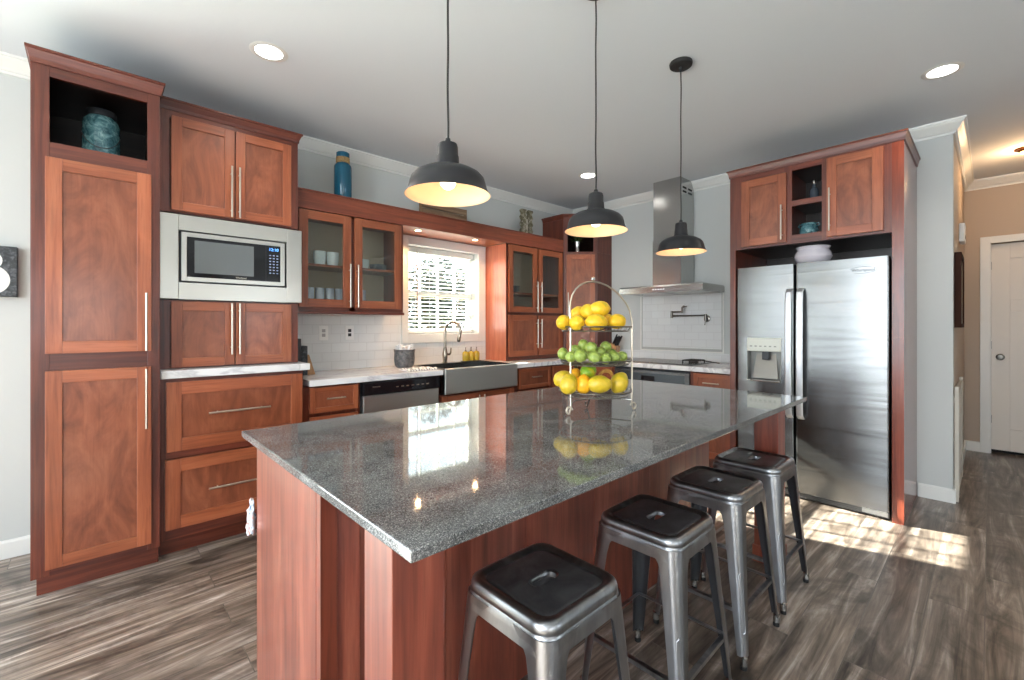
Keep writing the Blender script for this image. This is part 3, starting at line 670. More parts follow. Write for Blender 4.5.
# backsplash
struct(MB().box(-3.495, WX0-.072, -.007, -.0005, CT+.002, 1.393).box(WX0-.072, -1.476, -.007, -.0005, CT+.002, WZ0-.088).box(-1.4755, -1.467, -.007, -.0005, CT+.002, 1.39).build('trim_2', M['tileA'], None))
struct(MB().box(-.007, -.0005, -2.25, -.615, CT+.002, 1.612).build('trim_3', make_tile('plain_backsplash', (0,0,0), (206,206,200), .3, .15) if False else M['wall'], None))
struct(MB().box(-.010, -.0072, -1.90, -1.03, 1.048, 1.608).build('trim_4', M['tileB'], None))
b = MB(); b.box(-.016, -.0072, -1.925, -1.002, 1.008, 1.022, .003).box(-.016, -.0072, -1.925, -1.911, 1.022, 1.609, .003).box(-.016, -.0072, -1.016, -1.002, 1.022, 1.609, .003)
b2 = MB().box(-.0105, -.0072, -1.911, -1.016, 1.022, 1.048).box(-.0105, -.0072, -1.911, -1.90, 1.048, 1.609).box(-.0105, -.0072, -1.03, -1.016, 1.048, 1.609)
struct(b.build('trim_5', M['trim'])); struct(b2.build('trim_6', mat('grey_tile_border', srgb(176,178,174), .25)))
struct(MB().box(-.010, -.0072, -2.25, -.62, CT+.003, 1.007).build('trim_7', M['tileB']))

# outlets
for x, lb, nm in ((-3.181, 'white wall outlet on the tiles, nearer the microwave tower', 0), (-2.965, 'white wall outlet with dark socket on the tiles, nearer the window', 1)):
    t = thing('wall_outlet', lb, 'outlet', (x, -.008, 1.225), 'outlets on the backsplash')
    MB().fbox(FA, x-.037, x+.037, 1.165, 1.285, .0075, .013, .002).build('cover_plate', M['plastic'], t)
    s = MB()
    for z in (1.243, 1.207): s.fbox(FA, x-.014, x+.014, z-.013, z+.013, .013, .0145, .0006)
    s.build('socket', M['dark'] if nm else mat('socket_grey', srgb(170,170,170), .4), t)

# ------------------------------------------------------------------ range hood, pot filler, cooktop
hd = thing('range_hood', 'stainless chimney range hood on the wall above the tile panel', 'range hood', (-.25, -1.48, 1.61))
m = MB()
def rect(x0, x1, y0, y1, z): return [(x0, y0, z), (x1, y0, z), (x1, y1, z), (x0, y1, z)]
m.loft([rect(-.50, -.012, -1.93, -1.045, 1.616), rect(-.50, -.012, -1.93, -1.045, 1.668), rect(-.49, -.012, -1.92, -1.055, 1.682)])
m.build('canopy', M['steel_v'], hd)
m = MB().box(-.31, -.012, -1.628, -1.322, 1.683, 2.16).box(-.304, -.012, -1.622, -1.328, 2.16, 2.764); m.build('chimney', M['steel_v'], hd)
m = MB()
for i in range(2):
    for z in (2.62, 2.66): m.box(-.26+i*.12, -.18+i*.12, -1.6235, -1.6215, z, z+.018)
m.build('vent_slots', M['void'], hd)
m = MB()
for i in range(5): m.box(-.5012, -.5, -1.43-i*.028, -1.438-i*.028, 1.637, 1.645)
m.build('buttons', M['ledw'], hd)
m = MB().box(-.47, -.04, -1.90, -1.50, 1.612, 1.616).box(-.47, -.04, -1.475, -1.075, 1.612, 1.616); m.build('grease_filter', M['chrome'], hd)
pf = thing('pot_filler', 'folding bronze-grey pot filler tap on the tile panel under the hood', 'tap', (-.02, -1.76, 1.37))
m = MB().lathe([(.001, 0), (.03, 0), (.034, .004), (.03, .012), (.016, .016), (.014, .04), (.001, .04)], n=20).xf(Matrix.Translation((-.0105, -1.76, 1.355)) @ Matrix.Rotation(-PI/2, 4, 'Y')); m.build('wall_flange', M['iron'], pf, smooth=True)
m = MB().bar((-.05, -1.76, 1.33), (-.05, -1.76, 1.40), .013, 12).bar((-.05, -1.76, 1.388), (-.055, -1.40, 1.388), .008, 10).bar((-.055, -1.40, 1.365), (-.055, -1.40, 1.44), .012, 12)
m.bar((-.055, -1.40, 1.43), (-.085, -1.53, 1.43), .008, 10).tube([(-.085, -1.53, 1.415), (-.085, -1.53, 1.47), (-.085, -1.545, 1.485), (-.085, -1.56, 1.48)], .010, 10); m.build('swing_arm', M['iron'], pf, smooth=True)
m = MB().bar((-.05, -1.76, 1.335), (-.06, -1.755, 1.29), .005, 8).bar((-.085, -1.53, 1.47), (-.085, -1.58, 1.485), .005, 8); m.build('lever', M['iron'], pf, smooth=True)
ck = thing('cooktop', 'low steel cooktop with a black grate and handle set in the counter near the refrigerator', 'cooktop', (-.33, -1.47, CT))
MB().box(-.58, -.08, -1.86, -1.08, CT+.001, CT+.010, .003).build('base_plate', M['steel'], ck)
m = MB(); zc = CT+.035
for x in (-.42, -.33, -.24): m.bar((x, -1.70, zc), (x, -1.83, zc), .006, 6)
for y in (-1.70, -1.765, -1.83):
    m.bar((-.42, y, zc), (-.24, y, zc), .006, 6)
    for x in (-.42, -.24): m.bar((x, y, CT+.010), (x, y, zc), .006, 6)
m.bar((-.30, -1.83, zc), (-.36, -2.02, CT+.022), .005, 6)
m.build('grate', M['rubber'], ck)
m = MB().lathe([(.001, .022), (.04, .022), (.045, .012), (.05, .010)], (-.33, -1.765, CT), 20); m.build('burner', M['rubber'], ck)

# ------------------------------------------------------------------ refrigerator and its enclosure
c = thing('refrigerator_cabinet', 'tall cherry enclosure around the refrigerator with two doors and open nooks on top', 'cabinet', (-.37, -2.8, 0))
MB().fbox(FB, 2.262, 2.305, 0, 2.49, .004, .745).build('side_panel', M['frame'], c)
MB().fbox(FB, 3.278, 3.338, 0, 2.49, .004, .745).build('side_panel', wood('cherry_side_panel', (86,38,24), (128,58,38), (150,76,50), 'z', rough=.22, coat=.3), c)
m = MB().fbox(FB, 2.305, 2.69, 1.895, 2.49, .004, .725).fbox(FB, 2.91, 3.278, 1.895, 2.49, .004, .725); m.build('carcass', M['frame'], c)
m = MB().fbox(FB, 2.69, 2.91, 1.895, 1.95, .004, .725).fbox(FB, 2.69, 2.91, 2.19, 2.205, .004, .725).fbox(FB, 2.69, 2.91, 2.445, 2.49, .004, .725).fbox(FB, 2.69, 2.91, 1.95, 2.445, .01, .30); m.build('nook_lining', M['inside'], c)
MB().fbox(FB, 2.306, 3.277, 1.893, 1.8945, .01, .724).fbox(FB, 2.306, 3.277, .1, 1.892, .006, .012).build('back_panel', M['inside'], c)
m = MB().fbox(FB, 2.305, 2.36, 1.895, 2.49, .725, .745).fbox(FB, 3.225, 3.278, 1.895, 2.49, .725, .745).fbox(FB, 2.655, 2.705, 1.895, 2.49, .725, .745).fbox(FB, 2.893, 2.935, 1.895, 2.49, .725, .745); m.each('face_frame', M['frame'], c)
m = MB().fbox(FB, 2.36, 3.225, 1.895, 1.92, .725, .7445).fbox(FB, 2.36, 3.225, 2.44, 2.49, .725, .7445).fbox(FB, 2.705, 2.893, 1.92, 1.96, .725, .7445).fbox(FB, 2.705, 2.893, 2.175, 2.215, .725, .7445); m.each('face_frame', M['frame_hy'], c)
front(FB, c, 'door', 2.356, 2.672, 1.912, 2.432, .745, hd=(2.645, 2.06, .26))
front(FB, c, 'door', 2.925, 3.236, 1.912, 2.465, .745, hd=(2.945, 2.10, .30))
cab_crown(FB, c, 2.262, 3.338, .745, 2.482, .060, .022)
fr = thing('refrigerator', 'large stainless side-by-side refrigerator with a water dispenser', 'refrigerator', (-.37, -2.79, 0))
MB().fbox(FB, 2.325, 3.262, .02, 1.742, .03, .68).build('cabinet_body', M['dark'], fr)
def slab(F, a0, a1, b0, b1, d0, d1, r, hole=None):
    m = MB(); seg = 5
    pr = [(a0, d0)] + [(a0+r-r*math.cos(k*PI/2/seg), d1-r+r*math.sin(k*PI/2/seg)) for k in range(seg+1)] + [(a1-r+r*math.sin(k*PI/2/seg), d1-r+r*math.cos(k*PI/2/seg)) for k in range(seg+1)] + [(a1, d0)]
    def ex(lo, hi, prf):
        n = len(prf); m.add([F(a, lo, d) for a, d in prf]+[F(a, hi, d) for a, d in prf], [tuple(range(n)), tuple(range(n, 2*n))[::-1]] + [(i, (i+1) % n, n+(i+1) % n, n+i) for i in range(n)])
    if not hole: ex(b0, b1, pr)
    else:
        h0, h1, k0, k1 = hole; ex(b0, k0, pr); ex(k1, b1, pr)
        L = [p for p in pr[:seg+2]] + [(h0, d1), (h0, d0)]; R = [(h1, d0), (h1, d1)] + [p for p in pr[seg+2:]]
        ex(k0, k1, L); ex(k0, k1, R)
    return m
HX = (2.398, 2.640, .850, 1.190)
slab(FB, 2.322, 2.722, .075, 1.743, .69, .76, .012, HX).build('freezer_door', M['steel'], fr, smooth=30)
slab(FB, 2.734, 3.266, .060, 1.743, .69, .76, .012).build('fridge_door', M['steel'], fr, smooth=30)
dp = MB().fbox(FB, HX[0], HX[1], 1.085, HX[3], .692, .766, .004); dpo = dp.build('dispenser_panel', mat('dispenser_grey', srgb(196,196,186), .35, .2), fr)
m = MB()
for i in range(6): m.fbox(FB, 2.42+i*.034, 2.437+i*.034, 1.12, 1.13, .766, .7668)
m.build('button', mat('button_print', srgb(140,140,134), .4), dpo)
m = MB().fbox(FB, HX[0], HX[1], .85, 1.085, .692, .70).fbox(FB, HX[0], HX[0]+.008, .85, 1.085, .70, .762).fbox(FB, HX[1]-.008, HX[1], .85, 1.085, .70, .762); m.build('dispenser_recess', mat('dispenser_dark', srgb(120,120,116), .35, .4), fr)
m = MB(); m.add([FB(2.43, .875, .735), FB(2.61, .875, .735), FB(2.59, 1.06, .702), FB(2.45, 1.06, .702), FB(2.43, .875, .70), FB(2.61, .875, .70), FB(2.59, 1.06, .7005), FB(2.45, 1.06, .7005)], [(0,1,2,3),(4,7,6,5),(0,4,5,1),(1,5,6,2),(2,6,7,3),(3,7,4,0)]); m.build('dispenser_paddle', M['iron'], fr)
MB().fbox(FB, 2.50, 2.55, 1.02, 1.084, .70, .745, .004).build('dispenser_nozzle', M['dark'], fr)
MB().fbox(FB, HX[0]+.002, HX[1]-.002, .852, .868, .70, .785, .005).build('drip_tray', M['chrome'], fr)
for a in (2.698, 2.770):
    m = MB(); hz0, hz1, hw = .60, 1.56, .021
    rings = []
    for z, d in ((hz0, .765), (hz0+.03, .802), (hz0+.1, .812), (1.09, .818), (hz1-.1, .812), (hz1-.03, .802), (hz1, .765)):
        rings.append([FB(a-hw, z, d-.008), FB(a+hw, z, d-.008), FB(a+hw, z, d), FB(a+hw*.6, z, d+.006), FB(a-hw*.6, z, d+.006), FB(a-hw, z, d)])
    m.loft(rings); m.build('handle', mat('pale_handle', srgb(214,216,220), .38, .85), fr, smooth=35)
g = MB().fbox(FB, 2.33, 3.262, .012, .055, .60, .725)
for i in range(3): g.fbox(FB, 2.34, 3.1, .018+i*.012, .023+i*.012, .725, .729)
g.build('base_grille', mat('grille_grey', srgb(96,98,100), .4, .6), fr)
MB().fbox(FB, 3.12, 3.255, .02, .052, .725, .731).build('hinge_cover', mat('light_grille', srgb(180,182,182), .4, .3), fr)
text('brand_mark', 'Whirlpool', .030, M['dark'], fr, Matrix.Translation((-.7608, -3.13, 1.66)) @ TXB)
m = MB().tube([(-.7612, -3.08+.075*math.cos(t/12*PI*1.6+.4)-.05, 1.66+.022*math.sin(t/12*PI*1.6+.4)) for t in range(13)], .0012, 5); m.build('logo_swirl', M['dark'], fr)

# ------------------------------------------------------------------ island
IX0, IX1 = -4.128, -1.885
c = thing('kitchen_island', 'long cherry kitchen island body with corner posts under the granite top', 'island', (-3.0, -2.3, 0))
BY0, BY1 = -2.578, -2.005
MB().box(IX0+.002, IX1, BY0+.022, BY1, .1, .8905).build('carcass', M['frame'], c)
MB().box(IX0+.05, IX1-.03, BY0+.03, BY1-.06, 0, .1).build('toe_kick', M['void'], c)
MB().box(IX0-.012, IX0, BY0+.022, BY1, .0, .8905, .001).build('end_panel', M['island'], c)
xs = [IX0-.012, -4.035, -3.76, -3.41, -3.01, -2.56, -2.18, IX1]
for i in range(len(xs)-1):
    MB().box(xs[i]+.0008, xs[i+1]-.0008, BY0 - (.004 if i in (0,) else 0), BY0+.021, .0, .8905, .0012).build('back_board', M['island'], c)
MB().box(IX0-.0125, IX0+.03, BY0-.012, BY0-.0045, 0, .8905, .001).build('corner_trim', M['frame'], c)
# kitchen side doors
FI = lambda a, b, d: Vector((-a, BY1+d, b))
for i in range(4):
    a0 = -IX1+.02+i*.555; o = front(FI, c, 'door', a0, a0+.54, .13, .86, .001, hd=(a0+(.50 if i % 2 == 0 else .04), .66, .3))
MB().box(IX0-.008, IX0+.004, BY1, BY1+.022, .1, .8905).build('edge_strip', M['frame'], c)
for x0 in (-4.140, -1.905):
    m = MB().box(x0, x0+.118, -2.95, -2.832, 0, .8905, .002); o = m.build('post', M['island'], c)
m = MB().box(-1.912, -1.78, -2.957, -2.825, 0, .09, .002).box(-4.147, -4.015, -2.957, -2.825, 0, .09, .002); m.each('post_base', M['island'], c)
m = MB().box(IX0+.01, -1.80, -2.86, -2.60, .862, .8905) if False else MB().box(-4.02, -1.91, -2.90, -2.885, .84, .8905).box(-4.10, -4.085, -2.832, BY0-.014, .84, .8905).box(-1.86, -1.845, -2.832, BY0, .84, .8905)
m.each('support_rail', M['frame_h'], c)
o = MB().box(-4.168, -1.840, -3.066, -1.916, .892, .915, .0035).build('island_countertop', M['granite'], loc=(-3.0, -2.5, .892))
tag(o, 'long polished dark grey granite slab on top of the island', 'countertop')
# towel on island door handle
tw = MB(); rings = []
for i in range(13):
    z = .675-.115*i/12; w = .003+.010*math.sin(min(1, i/8)*PI/2)+(.0015*math.sin(i*2.1)); yy = -1.954+.003*math.sin(i*1.7)
    rings.append([(-4.142-.4*w+w*math.cos(a)*(1+.2*math.cos(3*a+i)), yy+.020*math.sin(a)*(1+.15*math.cos(4*a)), z+.006*math.cos(3*a+i)) for a in [k*2*PI/18 for k in range(18)]])
tw.loft(rings); o = tw.build('kitchen_towel', M['towel'], loc=(-4.15, -1.95, .4), smooth=True); tag(o, 'patterned white and blue towel hanging behind the near end of the island', 'towel')

# ------------------------------------------------------------------ pendants
def make_pendant(x, label):
    PY = -2.54; t = thing('pendant_lamp', label, 'pendant lamp', (x, PY, H), 'pendant lamps over the island')
    L0 = (x, PY, 0)
    MB().lathe([(.001, H-.001), (.060, H-.001), (.062, H-.006), (.060, H-.020), (.052, H-.026), (.010, H-.028), (.008, H-.04), (.001, H-.04)], L0, 40).build('ceiling_canopy', M['rubber'], t, smooth=True)
    m = MB().tube([(x+.0015*math.sin(k*1.3), PY+.0015*math.cos(k*1.1), H-.035-(H-.035-1.872)*k/16) for k in range(17)], .0034, 8); m.build('cord', M['rubber'], t, smooth=True)
    R = 1.698
    out = [(.0075, R+0.1802), (.010, R+0.1674), (.020, R+0.1656), (.029, R+0.1620), (.0315, R+0.1529), (.0325, R+0.1256), (.0345, R+0.1229), (.0355, R+0.1001), (.038, R+0.0965), (.038, R+0.0901),
           (.056, R+0.0855), (.082, R+0.0774), (.103, R+0.0655), (.115, R+0.0519), (.120, R+0.0364), (.122, R+0.0273), (.125, R+0.0164), (.131, R+0.0055), (.1345, R+0.0009), (.1355, R-.001)]
    sh = MB().lathe(out, L0, 64); o = sh.build('lamp_shade', M['blackmetal'], t, smooth=35)
    inn = [(r-.0018, z-.0016) for r, z in out if z < R+.089]; inn[-1] = (.1350, R-.0012)
    MB().lathe([(.002, R+.080)]+inn, L0, 64).build('shade_lining', M['shade_in'], o, smooth=True)
    MB().lathe([(.001, R+.079), (.018, R+.079), (.018, R+.052), (.014, R+.048)], L0, 24).build('socket', M['blackmetal'], t, smooth=35)
    b = [(.0135, R+.068), (.014, R+.060)] + [(.025*math.sin(a), R+.043+.025*math.cos(a)*.98) for a in [PI*k/14 for k in range(3, 15)]]
    MB().lathe(b, L0, 28).build('bulb', M['bulb'], t, smooth=True)
    l = bpy.data.lights.new('pendant_light', 'POINT'); lo = bpy.data.objects.new('pendant_light', l); COL.objects.link(lo); lo.parent = t
    lo.location = (0, 0, R-H+.006); l.energy = .55; l.color = (1, .58, .30); l.shadow_soft_size = .03
    return t
PN = ['black pendant lamp over the end of the island nearest the pantry', 'black pendant lamp in the middle of the three, above the fruit stand', 'black pendant lamp nearest the refrigerator, in front of the hood']
pd0 = make_pendant(-3.727, PN[0])
copy_thing(pd0, (-2.947, -2.54, H), PN[1]); copy_thing(pd0, (-2.135, -2.527, H), PN[2])

# ------------------------------------------------------------------ ceiling downlights, smoke alarm
for x, y, lb in ((-3.855, -1.05, 'recessed ceiling downlight over the aisle in front of the microwave'), (-.945, -3.525, 'recessed ceiling downlight in front of the refrigerator, toward the hallway'), (-.987, -1.006, 'recessed ceiling downlight near the corner cabinet, behind the middle pendant')):
    t = thing('ceiling_downlight', lb, 'ceiling light', (x, y, H), 'recessed downlights')
    MB().lathe([(.066, H-.002), (.086, H-.0035), (.094, H-.0005), (.066, H-.0005)], (x, y, 0), 40).build('trim_ring', M['trim'], t, smooth=True)
    MB().lathe([(.001, H-.0045), (.062, H-.0042), (.068, H-.0018)], (x, y, 0), 32).build('lens', M['can'], t, smooth=True)
    l = bpy.data.lights.new('downlight_lamp', 'SPOT'); lo = bpy.data.objects.new('downlight_lamp', l); COL.objects.link(lo); lo.parent = t; lo.location = (0, 0, -.02)
    l.energy = 22; l.color = (1, .93, .84); l.spot_size = 2.4; l.spot_blend = .7; l.shadow_soft_size = .05
t = thing('hall_ceiling_light', 'small brass-rimmed ceiling light at the right edge, in the hallway', 'ceiling light', (1.13, -3.93, H))
MB().lathe([(.001, H-.03), (.05, H-.028), (.06, H-.012), (.075, H-.010), (.078, H-.001), (.001, H-.001)], (1.13, -3.93, 0), 36).build('rim', mat('antique_brass', srgb(120,78,44), .35, 1), t, smooth=35)
MB().lathe([(.001, H-.055), (.02, H-.052), (.038, H-.042), (.045, H-.029)], (1.13, -3.93, 0), 30).build('glass_globe', emis('warm_globe', (1, .72, .4, 1), 3), t, smooth=True)
l = bpy.data.lights.new('hall_lamp', 'POINT'); lo = bpy.data.objects.new('hall_lamp', l); COL.objects.link(lo); lo.parent = t; lo.location = (0, 0, -.14)
l.energy = 9; l.color = (1, .62, .32); l.shadow_soft_size = .05

# ------------------------------------------------------------------ hallway door and things
def fbox_y(F, *a): return MB().fbox(F, *a)
FH = lambda a, b, d: Vector((XH-d, -a, b))
dr = MB()
def door_leaf():
    m = MB(); a0, a1, b0, b1 = -DY0+.008, -DY1-.008, .035, DZ-.008; d0, d1 = -.09, -.05
    st = .128
    m.fbox(FH, a0, a0+st, b0, b1, d0, d1, .002).fbox(FH, a1-st, a1, b0, b1, d0, d1, .002)
    for z0, z1 in ((b0, .25), (1.42, 1.54), (1.955, b1)): m.fbox(FH, a0+st, a1-st, z0, z1, d0, d1, .002)
    m.fbox(FH, a0+st, a1-st, .25, 1.955, d0+.008, d1-.014); return m
d = struct(door_leaf().build('door_1', M['door_paint']))
m = MB().fbox(FH, -DY0-.07, -DY0+.002, 0, DZ+.065, .0005, .018, .003).fbox(FH, -DY1-.002, -DY1+.07, 0, DZ+.065, .0005, .018, .003).fbox(FH, -DY0+.002, -DY1-.002, DZ-.003, DZ+.065, .0005, .018, .003)
m.fbox(FH, -DY0+.0015, -DY0+.008, 0, DZ-.003, -.10, .0005).fbox(FH, -DY1-.008, -DY1-.0015, 0, DZ-.003, -.10, .0005)
m.build('door_casing', M['trim'], d)
m = MB().lathe([(.001, 0), (.030, 0), (.032, .006), (.012, .012), (.010, .03), (.024, .036), (.028, .048), (.022, .06), (.001, .063)], n=24).xf(Matrix.Translation((XH+.0505, -3.785, .97)) @ Matrix.Rotation(-PI/2, 4, 'Y')); m.build('door_handle', M['iron'], d, smooth=True)
m = MB()
for z in (.30, 1.05, 1.85): m.fbox(FH, -DY0+.0, -DY0+.012, z, z+.08, -.06, -.045)
m.build('hinge', M['iron'], d)
struct(MB().fbox(FH, -DY0+.001, -DY1-.001, 0, DZ, -.119, -.117).build('dark_gap_sheet', M['void']))  # near-black sheet behind the door, paints the darkness of the gap
t = thing('picture_frame', 'dark framed picture hanging on the hallway wall, seen nearly edge-on', 'picture', (.55, YH-.02, 1.55))
m = MB(); a = (.12, .62, 1.27, 1.83)
m.box(a[0], a[0]+.03, YH-.040, YH-.001, a[2], a[3], .003).box(a[1]-.03, a[1], YH-.040, YH-.001, a[2], a[3], .003).box(a[0]+.03, a[1]-.03, YH-.040, YH-.001, a[2], a[2]+.03).box(a[0]+.03, a[1]-.03, YH-.040, YH-.001, a[3]-.03, a[3])
m.build('frame', mat('dark_walnut', srgb(48,26,18), .7, Specular_IOR_Level=.1), t)
MB().box(a[0]+.03, a[1]-.03, YH-.03, YH-.02, a[2]+.03, a[3]-.03).build('print', mat('faded_print', srgb(170,160,140), .6), t)
t = thing('door_chime', 'small white chime box high on the hallway wall above the dark frame', 'chime', (.95, YH-.02, 2.0))
MB().box(.85, 1.05, YH-.038, YH-.001, 2.0, 2.16, .008).build('cover', M['plastic'], t)
m = MB()
for i in range(4): m.box(.88+i*.04, .90+i*.04, YH-.0392, YH-.038, 2.03, 2.06)
m.build('speaker_slot', M['dark'], t)
GM = mat('gate_paint', srgb(186,178,166), .5); t = thing('safety_gate', 'slim white gate folded flat against the hallway wall near the corner', 'gate', (.4, YH-.02, 0))
m = MB().box(.04, .07, YH-.030, YH-.006, .03, .84, .004).box(.70, .73, YH-.030, YH-.006, .03, .86, .004).box(.07, .70, YH-.028, YH-.008, .80, .83).box(.07, .70, YH-.028, YH-.008, .06, .09)
m.build('frame', GM, t)
m = MB()
for i in range(8): m.bar((.19+i*.064, YH-.018, .09), (.19+i*.064, YH-.018, .80), .006, 8)
m.build('bars', GM, t)
m = MB().box(.04, .07, YH-.0055, YH-.001, .12, .16).box(.04, .07, YH-.0055, YH-.001, .72, .76).box(.045, .065, YH-.028, YH-.008, 0, .03); m.build('wall_bracket', GM, t)
# black board sign with white numeral on the back wall, left
t = thing('wall_sign', 'black distressed board with white rounded numeral on the wall left of the pantry', 'sign', (-4.93, -.02, 1.58))
MB().box(-5.07, -4.855, -.05, -.001, 1.443, 1.718, .003).build('board', M['slate'], t)
m = MB(); cx = -4.964
def ring(cx, cz, r1, r0, n=32):
    vs = [(cx+r*math.cos(2*PI*i/n), y, cz+r*math.sin(2*PI*i/n)) for (r, y) in ((r1, -.0502), (r1, -.0512), (r0, -.0512), (r0, -.0502)) for i in range(n)]
    return MB().add(vs, [(j*n+i, j*n+(i+1) % n, ((j+1) % 4)*n+(i+1) % n, ((j+1) % 4)*n+i) for j in range(4) for i in range(n)])
for q in (ring(cx, 1.638, .055, .018), ring(cx, 1.533, .083, .030)): m.add(q.v, q.f)
m.build('numeral', mat('white_paint', srgb(225,225,220), .7), t)

# ------------------------------------------------------------------ bar stools
def sq(half, r, n, z, dx=0, dy=0):
    pts = []; k = n//4
    for c in range(4):
        ccx, ccy = ((1,1),(-1,1),(-1,-1),(1,-1))[c]
        for i in range(k):
            a = c*PI/2 + (i+.5)/k*PI/2
            # arc at the corner only for the middle third of samples, straight between
            pts.append(a)
    out = []
    for a in pts:
        d = Vector((math.cos(a), math.sin(a)))
        # ray / rounded-square intersection
        m = max(abs(d.x), abs(d.y)); t = half/m; p = d*t; q = Vector((abs(p.x), abs(p.y))); hc = half-r
        if q.x > hc and q.y > hc:
            cc_ = Vector((hc, hc)); ad = Vector((abs(d.x), abs(d.y))); b = ad.dot(cc_); disc = b*b-(cc_.length_squared-r*r); t = b+math.sqrt(max(0, disc))
            p = d*t
        out.append((p.x+dx, p.y+dy, z))
    return out
def slot(n, a, b, z):  # capsule hole along x
    out = []
    k = n
    for i in range(n):
        th = (i+.5)/n*2*PI; d = Vector((math.cos(th), math.sin(th)))
        if abs(d.y) > 1e-6 and abs(b/d.y*d.x) <= a: t = b/abs(d.y)
        else:
            cx_ = math.copysign(a, d.x); bb = d.x*cx_; t = bb+math.sqrt(max(0, bb*bb-(a*a-b*b)))
        out.append((d.x*t, d.y*t, z))
    return out
M['leg_inside'] = mat('dark_inner_metal', srgb(86,88,92), .4, .8)
SH = .626
def make_stool(loc, label, rot):
    t = thing('bar_stool', label, 'bar stool', loc, 'metal bar stools along the island', rotz=rot, local=True)
    N_ = 96; rings = []
    rings.append(slot(N_, .023, .0165, SH-.020)); rings.append(slot(N_, .024, .0175, SH-.009)); rings.append(slot(N_, .027, .0205, SH-.0065))
    for hf, r, z in ((.060, .03, SH-.007), (.105, .03, SH-.0075), (.118, .034, SH-.0085), (.1235, .036, SH-.006), (.128, .038, SH-.0015), (.134, .040, SH), (.141, .043, SH-.0015), (.147, .046, SH-.007), (.150, .048, SH-.016), (.1505, .048, SH-.028), (.149, .047, SH-.030), (.1515, .046, SH-.034), (.1535, .045, SH-.050), (.1565, .045, SH-.072),
                     (.1550, .0445, SH-.072), (.1500, .045, SH-.034), (.148, .046, SH-.018), (.140, .042, SH-.006), (.118, .034, SH-.011), (.060, .03, SH-.010)):
        rings.append(sq(hf, r, N_, z))
    rings.append(slot(N_, .0275, .021, SH-.010))
    m = MB().loft(rings, close=True)
    # dark top panel separate from brushed rim
    seat = m.build('seat', M['gunmetal'], t, smooth=50)
    top = MB().loft([slot(N_, .0275, .021, SH-.0055), sq(.060, .03, N_, SH-.006), sq(.105, .03, N_, SH-.0062), sq(.1165, .034, N_, SH-.0070), sq(.1175, .034, N_, SH-.0080)], False, False)
    top.build('seat_top', M['gunmetal_dark'], seat, smooth=50)
    ft = .193  # foot half spread
    for sx in (-1, 1):
        for sy in (-1, 1):
            rings = []; K = 9
            zs = [SH-.036, SH-.060, SH-.085, SH-.12, .40, .30, .20, .10, .045]
            for z in zs:
                u = (SH-.03-z)/(SH-.03); half = .1525+(ft-.1525)*u
                wd = .066 - .038*u + (.045*max(0, 1-(SH-.036-z)/.070)**2)
                r = min(.040 - .022*u, wd*.8)
                def prof(h, w, rr):
                    p = [(h-w-rr*.0, h)]
                    p = [(h-w, h)]
                    for i in range(8):
                        a = PI/2 - i/7*PI/2; p.append((h-rr+rr*math.cos(a), h-rr+rr*math.sin(a)))
                    p.append((h, h-w)); return p
                o1 = prof(half, wd, r); i1 = [(x-.003, y-.003) for x, y in o1][::-1]
                i1[0] = (o1[-1][0]-.003, o1[-1][1]); i1[-1] = (o1[0][0], o1[0][1]-.003)
                rings.append([(sx*x, sy*y, z) for x, y in o1+i1])
            lg = MB().loft(rings).build('leg', M['gunmetal'], t, smooth=45); lg.data.materials.append(M['leg_inside'])
            for q, f_ in enumerate(lg.data.polygons):
                if q < 20*(K-1) and 10 <= q % 20 < 19: f_.material_index = 1
            # embossed rib on the outside corner
            def cp(z, s):
                u = (SH-.03-z)/(SH-.03); half = .1525+(ft-.1525)*u; r = .040-.022*u; k = half-r+r*.7071+.0004
                return Vector((sx*(k+s*.7071), sy*(k-s*.7071), z))
            w = .0075; P = [cp(.335-.20*i/6, w) for i in range(7)] + [cp(.127, 0)] + [cp(.135+.20*i/6, -w) for i in range(7)] + [cp(.343, 0)]
            MB().tube(P, .0013, 6, closed=True).build('embossed_rib', M['gunmetal'], lg, smooth=True)
            f = MB().lathe([(.001, 0), (.012, 0), (.0125, .012), (.010, .014)], (sx*(ft-.0135), sy*(ft-.0135), 0), 16); f.build('rubber_foot', M['rubber'], lg, smooth=35)
            MB().lathe([(.010, .0142), (.0138, .018), (.0130, .046), (.006, .050)], (sx*(ft-.0125), sy*(ft-.0125), 0), 16).build('foot_cap', M['chrome'], lg, smooth=35)
    zz = .20; u = (SH-.03-zz)/(SH-.03); h = .1525+(ft-.1525)*u-.006
    for a, b in (((-h, -h), (h, -h)), ((h, -h), (h, h)), ((h, h), (-h, h)), ((-h, h), (-h, -h))):
        dx, dy = (b[0]-a[0]), (b[1]-a[1]); L_ = math.hypot(dx, dy); ux, uy = dx/L_, dy/L_; px, py = -uy, ux
        m = MB(); w = .007; g = .006
        vs = []
        for P_, k in ((a, g), (b, -g)):
            X, Y = P_[0]+ux*k, P_[1]+uy*k
            vs += [(X-px*.001, Y-py*.001, zz-w), (X+px*.014, Y+py*.014, zz-.001+w), (X+px*.014, Y+py*.014, zz+.002+w), (X-px*.001, Y-py*.001, zz+w)]
        m.add(vs, [(0,1,2,3), (7,6,5,4), (0,4,5,1), (1,5,6,2), (2,6,7,3), (3,7,4,0)]); m.build('stretcher', M['gunmetal'], t)
    # under-seat cross brace
    MB().box(-.105, .105, -.006, .006, SH-.088, SH-.080).box(-.006, .006, -.105, .105, SH-.080, SH-.072).build('seat_brace', M['gunmetal'], t) if False else None
    return t
SL = ['brushed metal bar stool nearest the camera, at the island corner', 'brushed metal bar stool second from the near end of the island', 'brushed metal bar stool second from the refrigerator end', 'brushed metal bar stool nearest the refrigerator']
st0 = make_stool((-3.682, -2.912, 0), SL[0], 0.0)
